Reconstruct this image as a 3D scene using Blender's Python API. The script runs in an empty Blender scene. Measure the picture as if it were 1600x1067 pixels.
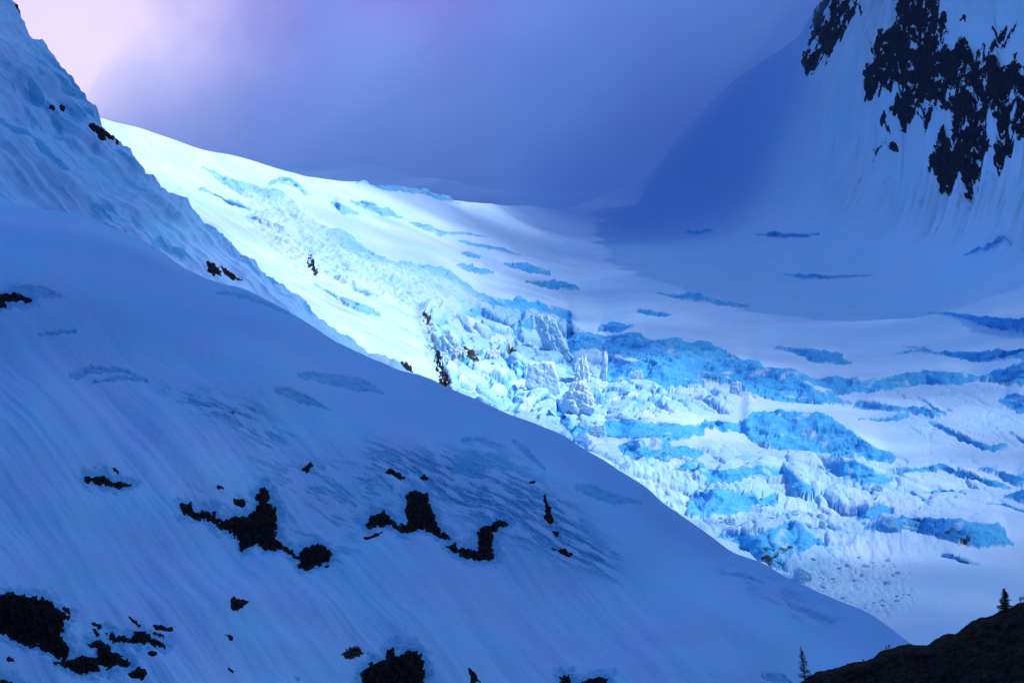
import bpy, bmesh, math, random
import numpy as np
from mathutils import Vector, Matrix
R = math.radians
random.seed(7)
scene = bpy.context.scene
COL = scene.collection

# ------------------------------------------------------------------ camera, sky, sun, exposure
PITCH = R(14.0)
HF = R(20.4)
cd = bpy.data.cameras.new('camera'); cd.sensor_width = 36; cd.lens = 18/math.tan(HF/2)
cd.clip_start = 1; cd.clip_end = 40000
cam = bpy.data.objects.new('camera', cd); COL.objects.link(cam)
cam.rotation_euler = (math.pi/2+PITCH, 0, 0); scene.camera = cam
K = math.tan(HF/2)/800.0
SUN = np.array([0.66, -0.15, 0.71]); SUN /= np.linalg.norm(SUN)
scene.view_settings.view_transform = 'Standard'; scene.view_settings.look = 'None'
scene.view_settings.gamma = 1; scene.view_settings.use_curve_mapping = False
scene.view_settings.exposure = 0.55
scene.cycles.max_bounces = 6; scene.cycles.diffuse_bounces = 3; scene.cycles.volume_bounces = 2
scene.cycles.transparent_max_bounces = 12
scene.cycles.use_denoising = True

def NN(nt, t, **kw):
    n = nt.nodes.new(t)
    for k, v in kw.items(): setattr(n, k, v)
    return n
w = bpy.data.worlds.new('World'); scene.world = w; w.use_nodes = True
nt = w.node_tree; nt.nodes.clear(); L = nt.links.new
sky = NN(nt, 'ShaderNodeTexSky', sky_type='NISHITA', sun_disc=False)
sky.sun_elevation = math.asin(SUN[2]); sky.sun_rotation = math.atan2(SUN[0], SUN[1])
sky.dust_density = 0.3; sky.ozone_density = 5
tint = NN(nt, 'ShaderNodeMix', data_type='RGBA', blend_type='MULTIPLY'); tint.inputs[0].default_value = 1
tint.inputs[7].default_value = (0.50, 0.88, 1.50, 1)
L(sky.outputs[0], tint.inputs[6])
bg = NN(nt, 'ShaderNodeBackground'); bg.inputs[1].default_value = 0.032
L(tint.outputs[2], bg.inputs[0])
# high cloud: a veil thickening to the left, seen in the direction of the glow
tc = NN(nt, 'ShaderNodeTexCoord')
nw = NN(nt, 'ShaderNodeTexNoise'); nw.inputs['Scale'].default_value = 10; nw.inputs['Detail'].default_value = 4; nw.inputs['Roughness'].default_value = 0.62
L(tc.outputs['Generated'], nw.inputs['Vector'])
ws = NN(nt, 'ShaderNodeVectorMath', operation='MULTIPLY_ADD'); ws.inputs[1].default_value = (0.12, 0.12, 0.12); ws.inputs[2].default_value = (-0.06, -0.06, -0.06); L(nw.outputs['Color'], ws.inputs[0])
warp = NN(nt, 'ShaderNodeVectorMath', operation='ADD'); L(tc.outputs['Generated'], warp.inputs[0]); L(ws.outputs[0], warp.inputs[1])
def dirvec(u, v):
    d = np.array([K*(u-800), 1.0, K*(533.5-v)]); c, s = math.cos(PITCH), math.sin(PITCH)
    d = np.array([d[0], d[1]*c-d[2]*s, d[1]*s+d[2]*c]); return d/np.linalg.norm(d)
def angular(center, r0, r1):
    vm = NN(nt, 'ShaderNodeVectorMath', operation='DISTANCE'); vm.inputs[1].default_value = tuple(center)
    L(warp.outputs[0], vm.inputs[0])
    mr = NN(nt, 'ShaderNodeMapRange', interpolation_type='SMOOTHERSTEP')
    mr.inputs[1].default_value = r0; mr.inputs[2].default_value = r1
    mr.inputs[3].default_value = 1; mr.inputs[4].default_value = 0
    L(vm.outputs['Value'], mr.inputs[0]); return mr.outputs[0]
nz = NN(nt, 'ShaderNodeTexNoise'); nz.inputs['Scale'].default_value = 13; nz.inputs['Detail'].default_value = 5
nz.inputs['Roughness'].default_value = 0.5; nz.inputs['Distortion'].default_value = 0.4
mp = NN(nt, 'ShaderNodeMapping'); mp.inputs['Scale'].default_value = (1, 1, 1.8); mp.inputs['Rotation'].default_value = (0, R(25), 0)
L(tc.outputs['Generated'], mp.inputs[0]); L(mp.outputs[0], nz.inputs['Vector'])
def mixc(fac, a, b):
    m = NN(nt, 'ShaderNodeMix', data_type='RGBA')
    if isinstance(fac, float): m.inputs[0].default_value = fac
    else: L(fac, m.inputs[0])
    for i, x in ((6, a), (7, b)):
        if isinstance(x, tuple): m.inputs[i].default_value = x + (1,)
        else: L(x, m.inputs[i])
    return m.outputs[2]
nzr = NN(nt, 'ShaderNodeMapRange'); nzr.inputs[1].default_value = 0.35; nzr.inputs[2].default_value = 0.68; L(nz.outputs[0], nzr.inputs[0])
base = mixc(nzr.outputs[0], (0.012, 0.040, 0.27), (0.042, 0.105, 0.43))
violet = mixc(angular(dirvec(640, 20), 0.02, 0.15), base, (0.105, 0.115, 0.48))
glow2 = mixc(angular(dirvec(120, 90), 0.02, 0.20), violet, (0.24, 0.24, 0.58))
glow1 = mixc(angular(dirvec(90, 60), 0.00, 0.115), glow2, (0.62, 0.54, 0.78))
bg2 = NN(nt, 'ShaderNodeBackground'); bg2.inputs[1].default_value = 1.0
L(glow1, bg2.inputs[0])
veil = angular(dirvec(600, 0), 0.24, 0.42)
ms = NN(nt, 'ShaderNodeMixShader'); L(veil, ms.inputs[0]); L(bg.outputs[0], ms.inputs[1]); L(bg2.outputs[0], ms.inputs[2])
# a broad bright part of the overcast, up and to the left behind the ridge
lit = angular((-0.62, 0.30, 0.72), 0.15, 0.80)
bg3 = NN(nt, 'ShaderNodeBackground'); bg3.inputs[0].default_value = (0.26, 0.68, 1.75, 1); bg3.inputs[1].default_value = 0.52
ms2 = NN(nt, 'ShaderNodeMixShader'); L(lit, ms2.inputs[0]); L(ms.outputs[0], ms2.inputs[1]); L(bg3.outputs[0], ms2.inputs[2])
wo = NN(nt, 'ShaderNodeOutputWorld'); L(ms2.outputs[0], wo.inputs[0])

sd = bpy.data.lights.new('sun', 'SUN'); sd.energy = 5.0; sd.angle = R(0.5); sd.color = (1, 0.95, 0.88)
sun = bpy.data.objects.new('sun', sd); COL.objects.link(sun)
sun.rotation_euler = Vector(SUN).to_track_quat('Z', 'Y').to_euler(); sun.location = (0, 0, 3000)

# ------------------------------------------------------------------ numpy noise
def _h(ix, iy, iz, seed):
    h = (ix.astype(np.int64)*374761393 + iy.astype(np.int64)*668265263 + iz.astype(np.int64)*2147483647 + seed*974634777) & 0xffffffff
    h = ((h ^ (h >> 13))*1274126177) & 0xffffffff
    h = ((h ^ (h >> 15))*2246822519) & 0xffffffff
    return h ^ (h >> 16)
_rs = np.random.RandomState(1234)
_PM = np.tile(_rs.permutation(1024), 4).astype(np.int32)
_GR = _rs.normal(size=(1024, 3)); _GR = (_GR/np.linalg.norm(_GR, axis=1)[:, None]*1.25).astype(np.float32)
_G2 = _GR[:, :2]/np.linalg.norm(_GR[:, :2], axis=1)[:, None]*1.15
_GX, _GY, _GZ = [np.ascontiguousarray(_GR[:, k]) for k in range(3)]
_HX, _HY = [np.ascontiguousarray(_G2[:, k]) for k in range(2)]
def _fade(f): return f*f*f*(f*(f*6-15)+10)
def vnoise(x, y, z=None, seed=0):
    x = np.asarray(x, np.float32); y = np.asarray(y, np.float32)
    x, y = np.broadcast_arrays(x, y)
    x0 = np.floor(x); y0 = np.floor(y); fx = x-x0; fy = y-y0; ux = _fade(fx); uy = _fade(fy)
    so = (seed*131) & 1023; X = [_PM[(x0.astype(np.int32)+i+so) & 1023] for i in (0, 1)]; Y0 = y0.astype(np.int32) & 1023
    if z is None:
        c = []
        for i in (0, 1):
            for j in (0, 1):
                h = _PM[X[i]+((Y0+j) & 1023)]; c.append(_HX[h]*(fx-i)+_HY[h]*(fy-j))
        a = c[0]+uy*(c[1]-c[0]); b = c[2]+uy*(c[3]-c[2]); return a+ux*(b-a)
    z = np.broadcast_to(np.asarray(z, np.float32), x.shape); z0 = np.floor(z); fz = z-z0; uz = _fade(fz); Z0 = z0.astype(np.int32) & 1023
    r = []
    for i in (0, 1):
        q = []
        for j in (0, 1):
            hj = _PM[X[i]+((Y0+j) & 1023)]; w = []
            for k in (0, 1):
                h = _PM[hj+((Z0+k) & 1023)]; w.append(_GX[h]*(fx-i)+_GY[h]*(fy-j)+_GZ[h]*(fz-k))
            q.append(w[0]+uz*(w[1]-w[0]))
        r.append(q[0]+uy*(q[1]-q[0]))
    return r[0]+ux*(r[1]-r[0])
def fbm(x, y, z=None, oct=4, seed=0, gain=0.5, ridged=False):
    a, f, s = 1.0, 1.0, 0
    for o in range(oct):
        n = vnoise(x*f+o*17.3, y*f-o*9.1, None if z is None else z*f+o*3.7, seed+o)
        if ridged: n = 0.5-np.abs(n)*2
        s = s+n*a; a *= gain; f *= 2.03
    return s
def cells(x, y, seed=0):
    """voronoi: F1, F2, random id, offset to the nearest point"""
    x0 = np.floor(x); y0 = np.floor(y)
    F1 = np.full(x.shape, 9.0); F2 = np.full(x.shape, 9.0); idr = np.zeros(x.shape); dx1 = np.zeros(x.shape); dy1 = np.zeros(x.shape)
    z = np.zeros_like(x0)
    for i in (-1, 0, 1):
        for j in (-1, 0, 1):
            h = _h(x0+i, y0+j, z, seed)
            px = x0+i+0.1+0.8*(h & 1023)/1023.; py = y0+j+0.1+0.8*((h >> 10) & 1023)/1023.
            dx = x-px; dy = y-py; d = np.sqrt(dx*dx+dy*dy)
            near = d < F1
            F2 = np.where(near, F1, np.minimum(F2, d))
            idr = np.where(near, (h >> 8) % 65521, idr); dx1 = np.where(near, dx, dx1); dy1 = np.where(near, dy, dy1)
            F1 = np.where(near, d, F1)
    return F1, F2, idr, dx1, dy1
def sstep(a, b, x):
    t = np.clip((x-a)/(b-a), 0, 1); return t*t*(3-2*t)
def rnd(i, k): return ((i*7919.0+k*104729.0) % 1009)/1009.0

# ------------------------------------------------------------------ picture point + distance -> place in the world
CP, SP = math.cos(PITCH), math.sin(PITCH)
def place(u, v, D):
    X = K*(u-800); Z = K*(533.5-v)
    return np.stack([X*D, (CP-Z*SP)*D, (SP+Z*CP)*D], -1)
def poly_sd(u, v, poly):
    """signed distance to a polygon, positive inside"""
    p = np.array(poly, float); q = np.roll(p, -1, 0)
    d = np.full(u.shape, 1e9); ins = np.zeros(u.shape, bool)
    for (x1, y1), (x2, y2) in zip(p, q):
        ex, ey = x2-x1, y2-y1; t = np.clip(((u-x1)*ex+(v-y1)*ey)/(ex*ex+ey*ey+1e-9), 0, 1)
        d = np.minimum(d, np.hypot(u-x1-t*ex, v-y1-t*ey))
        c = (y1 > v) != (y2 > v)
        ins ^= c & (u < (x2-x1)*(v-y1)/((y2-y1) if y2 != y1 else 1e-9)+x1)
    return np.where(ins, d, -d)
def curve(pts):
    a = np.array(pts, float)
    def f(u):
        u = np.asarray(u, float)
        # smooth interpolation (cubic hermite with finite-difference slopes)
        x, y = a[:, 0], a[:, 1]; m = np.gradient(y, x)
        i = np.clip(np.searchsorted(x, u)-1, 0, len(x)-2); h = x[i+1]-x[i]; t = np.clip((u-x[i])/h, 0, 1)
        return (2*t**3-3*t**2+1)*y[i]+(t**3-2*t**2+t)*h*m[i]+(-2*t**3+3*t**2)*y[i+1]+(t**3-t**2)*h*m[i+1]
    return f

def tag(o, label=None, cat=None, group=None, kind=None):
    if label: o['label'] = label
    if cat: o['category'] = cat
    if group: o['group'] = group
    if kind: o['kind'] = kind
    return o
def mesh_obj(name, V, F, mat, parent=None, attrs=None, smooth=True):
    V = np.ascontiguousarray(V, np.float32).reshape(-1, 3); F = np.ascontiguousarray(F, np.int32); n = F.shape[1]
    me = bpy.data.meshes.new(name); me.vertices.add(len(V)); me.vertices.foreach_set('co', V.ravel())
    me.loops.add(F.size); me.loops.foreach_set('vertex_index', F.ravel())
    me.polygons.add(len(F)); me.polygons.foreach_set('loop_start', np.arange(0, F.size, n, dtype=np.int32))
    me.polygons.foreach_set('use_smooth', np.full(len(F), smooth))
    me.update(calc_edges=True)
    for k, a in (attrs or {}).items():
        at = me.attributes.new(k, 'FLOAT', 'POINT'); at.data.foreach_set('value', np.ascontiguousarray(a, np.float32).ravel())
    me.materials.append(mat); me.update()
    o = bpy.data.objects.new(name, me); COL.objects.link(o)
    if parent: o.parent = parent
    return o
def grid_faces(nr, nc, keep=None):
    i = np.arange(nr*nc).reshape(nr, nc)
    F = np.stack([i[:-1, :-1], i[:-1, 1:], i[1:, 1:], i[1:, :-1]], -1).reshape(-1, 4)
    if keep is not None: F = F[keep.ravel()]
    return F
def compact(V, F, attrs=None):
    used = np.unique(F); m = np.full(len(V), -1); m[used] = np.arange(len(used))
    return V[used], m[F], {k: a.ravel()[used] for k, a in (attrs or {}).items()}
def normals(P):
    du = np.gradient(P, axis=1); dv = np.gradient(P, axis=0)
    n = np.cross(dv, du); n /= np.linalg.norm(n, axis=-1, keepdims=True)+1e-12
    return np.where(n[..., 2:3] < 0, -n, n)

class Relief:
    """a terrain surface: columns u, rows from its foot (row 0) up to its crest"""
    def __init__(s, us, vbot, vtop, nr, D):
        s.us = us; s.vb = vbot(us); s.vt = vtop(us); s.nr = nr
        r = np.linspace(0, 1, nr)[:, None]
        s.U = np.repeat(us[None], nr, 0); s.V = s.vb[None]+(s.vt-s.vb)[None]*r
        s.D = D(s.U, s.V); s.P = place(s.U, s.V, s.D)
    def finish(s): s.N = normals(s.P)
    def at(s, u, v):
        u = np.asarray(u, float); v = np.asarray(v, float)
        fu = np.clip((u-s.us[0])/(s.us[1]-s.us[0]), 0, len(s.us)-1.001); i = fu.astype(int); a = (fu-i)
        vb = s.vb[i]*(1-a)+s.vb[i+1]*a; vt = s.vt[i]*(1-a)+s.vt[i+1]*a
        fr = np.clip((v-vb)/(vt-vb)*(s.nr-1), 0, s.nr-1.001); j = fr.astype(int); b = fr-j
        out = []
        for A in (s.P, s.N):
            a_, b_ = a[..., None], b[..., None]
            out.append(A[j, i]*(1-a_)*(1-b_)+A[j, i+1]*a_*(1-b_)+A[j+1, i]*(1-a_)*b_+A[j+1, i+1]*a_*b_)
        return out
    def behind(s, n, dist, drop):
        """rows past the crest, falling away behind it"""
        t = (np.arange(1, n+1)/n)[:, None]
        P = np.repeat(s.P[-1][None], n, 0).copy(); P[..., 1] += dist*t**1.3; P[..., 2] -= drop*t**1.6
        s.P2 = np.concatenate([s.P, P], 0); s.nr2 = s.nr+n
        return s.P2
    def pad(s, A, n): return np.concatenate([A, np.repeat(A[-1:], n, 0)], 0)

# ------------------------------------------------------------------ materials
def new_mat(name):
    m = bpy.data.materials.new(name); m.use_nodes = True; m.node_tree.nodes.clear(); return m
def snow_material(name, snow, tintcol, ice, ice2, scale, bump):
    m = new_mat(name); nt = m.node_tree; L = nt.links.new
    out = NN(nt, 'ShaderNodeOutputMaterial'); b = NN(nt, 'ShaderNodeBsdfPrincipled'); L(b.outputs[0], out.inputs[0])
    b.inputs['Roughness'].default_value = 0.75; b.inputs['Specular IOR Level'].default_value = 0.12
    co = NN(nt, 'ShaderNodeTexCoord')
    def noise(sc, det, rough=0.55, stretch=(1, 1, 1)):
        mp = NN(nt, 'ShaderNodeMapping'); mp.inputs['Scale'].default_value = stretch; L(co.outputs['Object'], mp.inputs[0])
        n = NN(nt, 'ShaderNodeTexNoise'); n.inputs['Scale'].default_value = sc; n.inputs['Detail'].default_value = det
        n.inputs['Roughness'].default_value = rough; L(mp.outputs[0], n.inputs['Vector']); return n.outputs[0]
    def ramp(x, a, b_, lo=0., hi=1.):
        r = NN(nt, 'ShaderNodeMapRange'); r.inputs[1].default_value = a; r.inputs[2].default_value = b_
        r.inputs[3].default_value = lo; r.inputs[4].default_value = hi; L(x, r.inputs[0]); return r.outputs[0]
    def mix(f, a, b_):
        x = NN(nt, 'ShaderNodeMix', data_type='RGBA'); L(f, x.inputs[0])
        for i, c in ((6, a), (7, b_)):
            if isinstance(c, tuple): x.inputs[i].default_value = c+(1,)
            else: L(c, x.inputs[i])
        return x.outputs[2]
    def attr(k): return NN(nt, 'ShaderNodeAttribute', attribute_name=k).outputs['Fac']
    c1 = mix(ramp(noise(scale*0.06, 4), 0.35, 0.65), snow, tintcol)
    ic = mix(ramp(noise(scale*1.2, 5, 0.65, (1, 1, 2.2)), 0.38, 0.66), ice, ice2)
    c2 = mix(attr('ice'), c1, ic)
    c3 = mix(attr('dirt_shade'), c2, (0.035, 0.032, 0.035))
    L(c3, b.inputs['Base Color'])
    bp = NN(nt, 'ShaderNodeBump'); bp.inputs['Strength'].default_value = 1.0; bp.inputs['Distance'].default_value = bump
    L(noise(scale, 6, 0.62), bp.inputs['Height']); L(bp.outputs[0], b.inputs['Normal'])
    return m
def rock_material(name, dark, light, scale, snowy=0.0, moss=None):
    m = new_mat(name); nt = m.node_tree; L = nt.links.new
    out = NN(nt, 'ShaderNodeOutputMaterial'); b = NN(nt, 'ShaderNodeBsdfPrincipled'); L(b.outputs[0], out.inputs[0])
    b.inputs['Roughness'].default_value = 0.9; b.inputs['Specular IOR Level'].default_value = 0.15
    co = NN(nt, 'ShaderNodeTexCoord'); n = NN(nt, 'ShaderNodeTexNoise'); n.inputs['Scale'].default_value = scale
    n.inputs['Detail'].default_value = 8; n.inputs['Roughness'].default_value = 0.7; L(co.outputs['Object'], n.inputs['Vector'])
    cr = NN(nt, 'ShaderNodeValToRGB'); cr.color_ramp.elements[0].position = 0.42; cr.color_ramp.elements[1].position = 0.72
    cr.color_ramp.elements[0].color = dark+(1,); cr.color_ramp.elements[1].color = light+(1,)
    L(n.outputs[0], cr.inputs[0]); col = cr.outputs[0]
    if moss:
        n2 = NN(nt, 'ShaderNodeTexNoise'); n2.inputs['Scale'].default_value = scale*0.23; n2.inputs['Detail'].default_value = 6
        L(co.outputs['Object'], n2.inputs['Vector'])
        mr = NN(nt, 'ShaderNodeMapRange'); mr.inputs[1].default_value = 0.5; mr.inputs[2].default_value = 0.62; L(n2.outputs[0], mr.inputs[0])
        x = NN(nt, 'ShaderNodeMix', data_type='RGBA'); L(mr.outputs[0], x.inputs[0]); L(col, x.inputs[6]); x.inputs[7].default_value = moss+(1,); col = x.outputs[2]
    L(col, b.inputs['Base Color'])
    bp = NN(nt, 'ShaderNodeBump'); bp.inputs['Strength'].default_value = 0.9; bp.inputs['Distance'].default_value = 0.8/scale
    L(n.outputs[0], bp.inputs['Height']); L(bp.outputs[0], b.inputs['Normal'])
    return m
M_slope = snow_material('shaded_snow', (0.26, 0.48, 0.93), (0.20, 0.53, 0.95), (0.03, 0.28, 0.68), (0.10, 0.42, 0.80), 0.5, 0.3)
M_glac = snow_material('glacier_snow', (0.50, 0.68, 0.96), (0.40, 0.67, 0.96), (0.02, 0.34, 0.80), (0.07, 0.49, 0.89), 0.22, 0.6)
M_iceblk = snow_material('serac_ice', (0.66, 0.80, 0.95), (0.56, 0.78, 0.95), (0.05, 0.52, 0.90), (0.32, 0.76, 0.95), 0.4, 0.7)
M_mount = snow_material('mountain_snow', (0.36, 0.48, 0.85), (0.28, 0.50, 0.88), (0.10, 0.48, 0.84), (0.3, 0.66, 0.92), 0.15, 1.0)
M_rock = rock_material('dark_rock', (0.002, 0.002, 0.003), (0.030, 0.024, 0.023), 0.6)
M_rockfar = rock_material('mountain_rock', (0.002, 0.002, 0.003), (0.022, 0.020, 0.024), 0.12)
M_rockbr = rock_material('brown_rock', (0.02, 0.018, 0.019), (0.09, 0.07, 0.065), 0.5)
M_ridge = rock_material('heath_ground', (0.002, 0.002, 0.002), (0.055, 0.036, 0.026), 0.9, moss=(0.020, 0.012, 0.003))

# ------------------------------------------------------------------ ice faces: (u, v of the crest, v of the foot)
FACES = [
 [(555,284,285),(580,285,290),(610,289,298),(650,296,304),(655,298,305),(690,306,313),(720,314,316)],
 [(548,313,316),(575,318,330),(600,326,340),(630,339,341)],
 [(640,345,346),(660,350,362),(685,357,367),(705,362,367),(722,362,366),(745,368,370),(762,371,372)],
 [(715,374,376),(735,376,381),(760,382,387),(790,392,396),(815,400,401)],
 [(722,395,398),(738,396,405),(750,400,406)],
 [(714,416,418),(735,419,428),(755,425,432),(770,431,433)],
 [(788,408,412),(810,406,417),(835,412,424),(860,424,427)],
 [(822,436,439),(845,434,445),(880,438,450),(905,450,452)],
 [(740,455,470),(765,460,478),(800,467,490),(840,472,500),(870,480,505),(892,489,512)],
 [(935,506,512),(960,504,516),(978,507,514),(990,511,512)],
 [(885,512,545),(905,512,550),(925,515,548),(945,520,540)],
 [(994,482,486),(1010,484,490),(1022,485,493),(1050,492,493)],
 [(1026,457,458),(1060,461,467),(1100,466,476),(1140,474,480),(1168,480,481)],
 [(1210,542,543),(1240,543,550),(1265,546,565),(1300,552,567),(1330,567,568)],
 [(1390,555,556),(1410,550,553),(1440,547,550),(1470,548,552),(1500,547,560),(1540,548,562),(1600,553,565),(1700,560,570)],
 [(1410,542,543),(1440,544,546),(1465,549,550)],
 [(940,526,545),(951,523,550),(988,519,556),(1035,536,575),(1089,537,590),(1111,541,598),(1148,556,604),(1171,566,590),(1202,576,592),(1235,583,598),(1276,593,603),(1316,591,612),(1340,591,612)],
 [(1290,610,618),(1340,596,615),(1380,589,613),(1420,583,604),(1450,579,600),(1475,578,602),(1500,581,600),(1530,588,594)],
 [(1335,626,636),(1370,628,640),(1405,638,645),(1440,640,650),(1470,652,657)],
 [(1432,620,621),(1455,632,636),(1478,648,656)],
 [(1450,661,663),(1490,673,683),(1530,690,700),(1550,696,706),(1575,700,702)],
 [(1340,658,659),(1370,655,661),(1400,650,660),(1420,647,655)],
 [(1570,672,673),(1600,685,690),(1700,710,720)],
 [(1562,628,632),(1580,615,640),(1600,618,645),(1700,620,645)],
 [(1525,590,592),(1545,582,596),(1570,580,600),(1600,575,603),(1700,580,600)],
 [(1148,590,604),(1153,583,608),(1161,575,612),(1195,574,622),(1229,586,630),(1269,605,634),(1313,620,632),(1330,628,631)],
 [(1100,657,664),(1130,656,672),(1160,652,672),(1175,642,690),(1210,645,700),(1250,652,702),(1275,652,705),(1300,658,708),(1325,670,712),(1350,685,716),(1385,708,722),(1400,715,717)],
 [(945,662,688),(955,658,692),(980,658,694),(1020,661,696),(1060,664,692),(1085,660,684),(1100,659,680)],
 [(966,702,706),(985,700,722),(1010,699,728),(1040,698,729),(1075,700,724),(1098,705,712)],
 [(942,552,595),(960,556,600),(990,562,600),(1030,563,602),(1065,566,603),(1085,578,604),(1100,600,605)],
 [(1090,740,748),(1110,737,756),(1140,737,760),(1180,737,752),(1225,738,750)],
 [(1075,785,800),(1100,771,802),(1140,768,805),(1165,772,800),(1215,774,790)],
 [(1290,722,740),(1320,722,750),(1350,728,753),(1380,738,756),(1395,745,750)],
 [(1385,738,742),(1410,728,736),(1440,722,732),(1470,719,728),(1500,728,738),(1530,743,752),(1560,752,760),(1580,760,763)],
 [(1530,731,733),(1560,734,742),(1590,742,758),(1600,735,760),(1700,745,760)],
 [(1445,762,764),(1470,758,764),(1490,762,768),(1508,774,776)],
 [(1415,768,770),(1435,772,778),(1452,779,781)],
 [(1570,774,778),(1600,771,784),(1700,775,785)],
 [(1540,786,787),(1570,790,794),(1600,795,800),(1700,800,806)],
 [(1340,800,812),(1355,793,812),(1375,790,806),(1395,795,803)],
 [(1352,822,828),(1375,816,836),(1403,815,841),(1410,814,836),(1440,813,838),(1480,817,848),(1500,818,854),(1530,819,860),(1555,821,857),(1568,832,853),(1582,850,852)],
 [(1120,840,848),(1160,838,856),(1185,837,872),(1205,837,886),(1225,832,886),(1245,831,878),(1262,842,872),(1290,862,870)],
 [(1470,870,873),(1490,868,878),(1510,874,882),(1528,882,884)],
 [(315,260,263),(350,272,285),(385,284,305),(417,292,322),(450,306,350),(480,338,400),(515,359,425),(550,367,440),(580,388,450),(610,404,462),(650,408,480),(690,416,490),(730,440,495),(750,460,490)],
 [(385,335,340),(420,342,358),(450,352,372),(470,372,384)],
 [(312,292,294),(350,305,308),(390,322,326),(425,335,340)],
 [(491,447,449),(540,467,478),(575,480,494),(594,492,498)],
 [(505,425,428),(540,432,444),(580,450,462),(600,462,466)],
 [(420,287,290),(440,278,290),(465,285,300),(480,305,312)],
 [(518,318,322),(530,320,338),(550,328,340),(560,338,341)],
 [(1070,364,365),(1090,361,369),(1105,361,366),(1117,361,362)],
 [(1182,364,366),(1215,362,369),(1250,363,368),(1280,361,366)],
 [(1226,426,428),(1260,430,437),(1300,430,434),(1365,427,429)],
 [(1452,488,489),(1500,492,498),(1550,495,512),(1600,498,516),(1700,500,518)],
 [(1505,398,400),(1540,387,392),(1560,380,385),(1580,378,380)],
 [(870,640,650),(885,655,680),(900,664,688),(920,672,692),(948,672,690)],
 [(795,575,580),(805,572,598),(815,574,600),(820,578,598)],
 [(700,560,566),(730,568,578),(760,560,574),(775,552,560)],
 [(808,512,524),(815,505,522),(830,502,518)],
 [(1300,706,716),(1340,708,722),(1370,722,726)],
 [(1225,740,748),(1240,742,764),(1255,750,770),(1268,765,772)],
 [(1050,740,742),(1075,732,744),(1095,730,738)],
]
FACES_A = [np.array(f, float) for f in FACES]
def face_fields(U, V, D0):
    """how far the picture column's depth lags behind the smooth bed because of ice walls, and the ice cover"""
    off = np.zeros_like(U); ice = np.zeros_like(U)
    u = U[0]
    for n, f in enumerate(FACES_A):
        c = np.where((u > f[0, 0]-1) & (u < f[-1, 0]+1))[0]
        if len(c) == 0: continue
        c = np.arange(c[0], c[-1]+1); uc = u[c]
        jag = 3.0*vnoise(uc/16, uc*0+n*2.1, None, 4)+2.4*vnoise(uc/7, uc*0+n*3.3, None, 5)+1.4*vnoise(uc/3.3, uc*0+n*1.7, None, 6)
        vt = np.interp(uc, f[:, 0], f[:, 1]); vb = np.maximum(np.interp(uc, f[:, 0], f[:, 2]), vt+0.3)
        kk = np.ones(9)/9; e_ = lambda a: np.convolve(np.pad(a, 4, mode='edge'), kk, 'valid')
        if len(uc) > 12: vt = e_(vt); vb = np.maximum(e_(vb), vt+0.3)
        jb = np.minimum(1, (vb-vt)/9)*jag; jc = np.minimum(1, (vb-vt)/9)*(3.5*vnoise(uc/9+50, uc*0+n*3.3, None, 5)+1.5*vnoise(uc/3+50, uc*0+n, None, 6))
        vv = V[:, c]; h = (vb-vt)[None]
        t = (vb[None]-vv)/h                       # 0 at the foot, 1 at the crest
        dDdv = 3.4*(D0[:, c]/2500.)
        tw = max(10., min(45., 0.3*(f[-1, 0]-f[0, 0])))
        tp_ = np.minimum(sstep(0, tw, uc-f[0, 0]+2), sstep(0, tw, f[-1, 0]-uc+2) if f[-1, 0] < 1690 else 1.)[None]
        full = np.clip(t, 0, 1)*h*dDdv*(0.5 if f[0, 0] == 315 else 1.0)*(0.93-0.60*sstep(20, 60, h))*tp_
        dec = np.exp(-np.clip(vt[None]-vv, 0, None)/np.maximum(5, h*0.55))
        o = np.where(t > 0, full*np.where(t > 1, dec, 1), 0)
        off[:, c] = np.maximum(off[:, c], o)
        m = sstep(-0.5, 0.6, (vb+jc)[None]-vv)*sstep(-0.7, 0.5, vv-(vt+0.6*jb)[None])
        ice[:, c] = np.maximum(ice[:, c], m)
    return off, ice

# ------------------------------------------------------------------ GLACIER and the valley head behind it
ANCH = [(-200,85,3250),(-200,400,2500),(0,140,3350),(0,500,2400),(100,250,3300),(100,600,2300),(200,196,3450),(200,400,2800),(350,240,3650),(350,420,2850),(560,286,4000),(560,400,3300),(560,500,2700),(620,640,2150),(720,314,4350),(720,420,3600),
 (880,328,4900),(880,400,4250),(880,480,3600),(880,600,2750),(880,700,2150),(1000,330,5000),(1050,250,5350),(1100,150,5600),(1000,420,4100),(1040,520,3300),(1100,640,2600),(1100,800,1950),(1150,900,1700),
 (1200,340,4500),(1200,240,4750),(1250,100,4800),(1300,0,4850),(1350,-100,4900),(1200,440,3950),(1250,540,3250),(1300,640,2650),(1300,760,2150),(1300,880,1800),(1350,1000,1580),
 (1380,400,3900),(1400,300,4050),(1380,200,4200),(1380,60,4300),(1400,-100,4450),(1450,480,3500),(1500,560,3050),(1500,680,2480),(1500,800,2050),(1500,900,1780),(1500,1000,1580),
 (1500,380,3650),(1500,280,3780),(1500,100,3900),(1500,-100,4050),(1600,450,3350),(1600,350,3480),(1600,200,3600),(1600,0,3720),(1600,-120,3800),(1700,600,2850),(1700,800,2050),(1700,1000,1600),(1700,400,3300),(1700,200,3450),(1700,-100,3650)]
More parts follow.
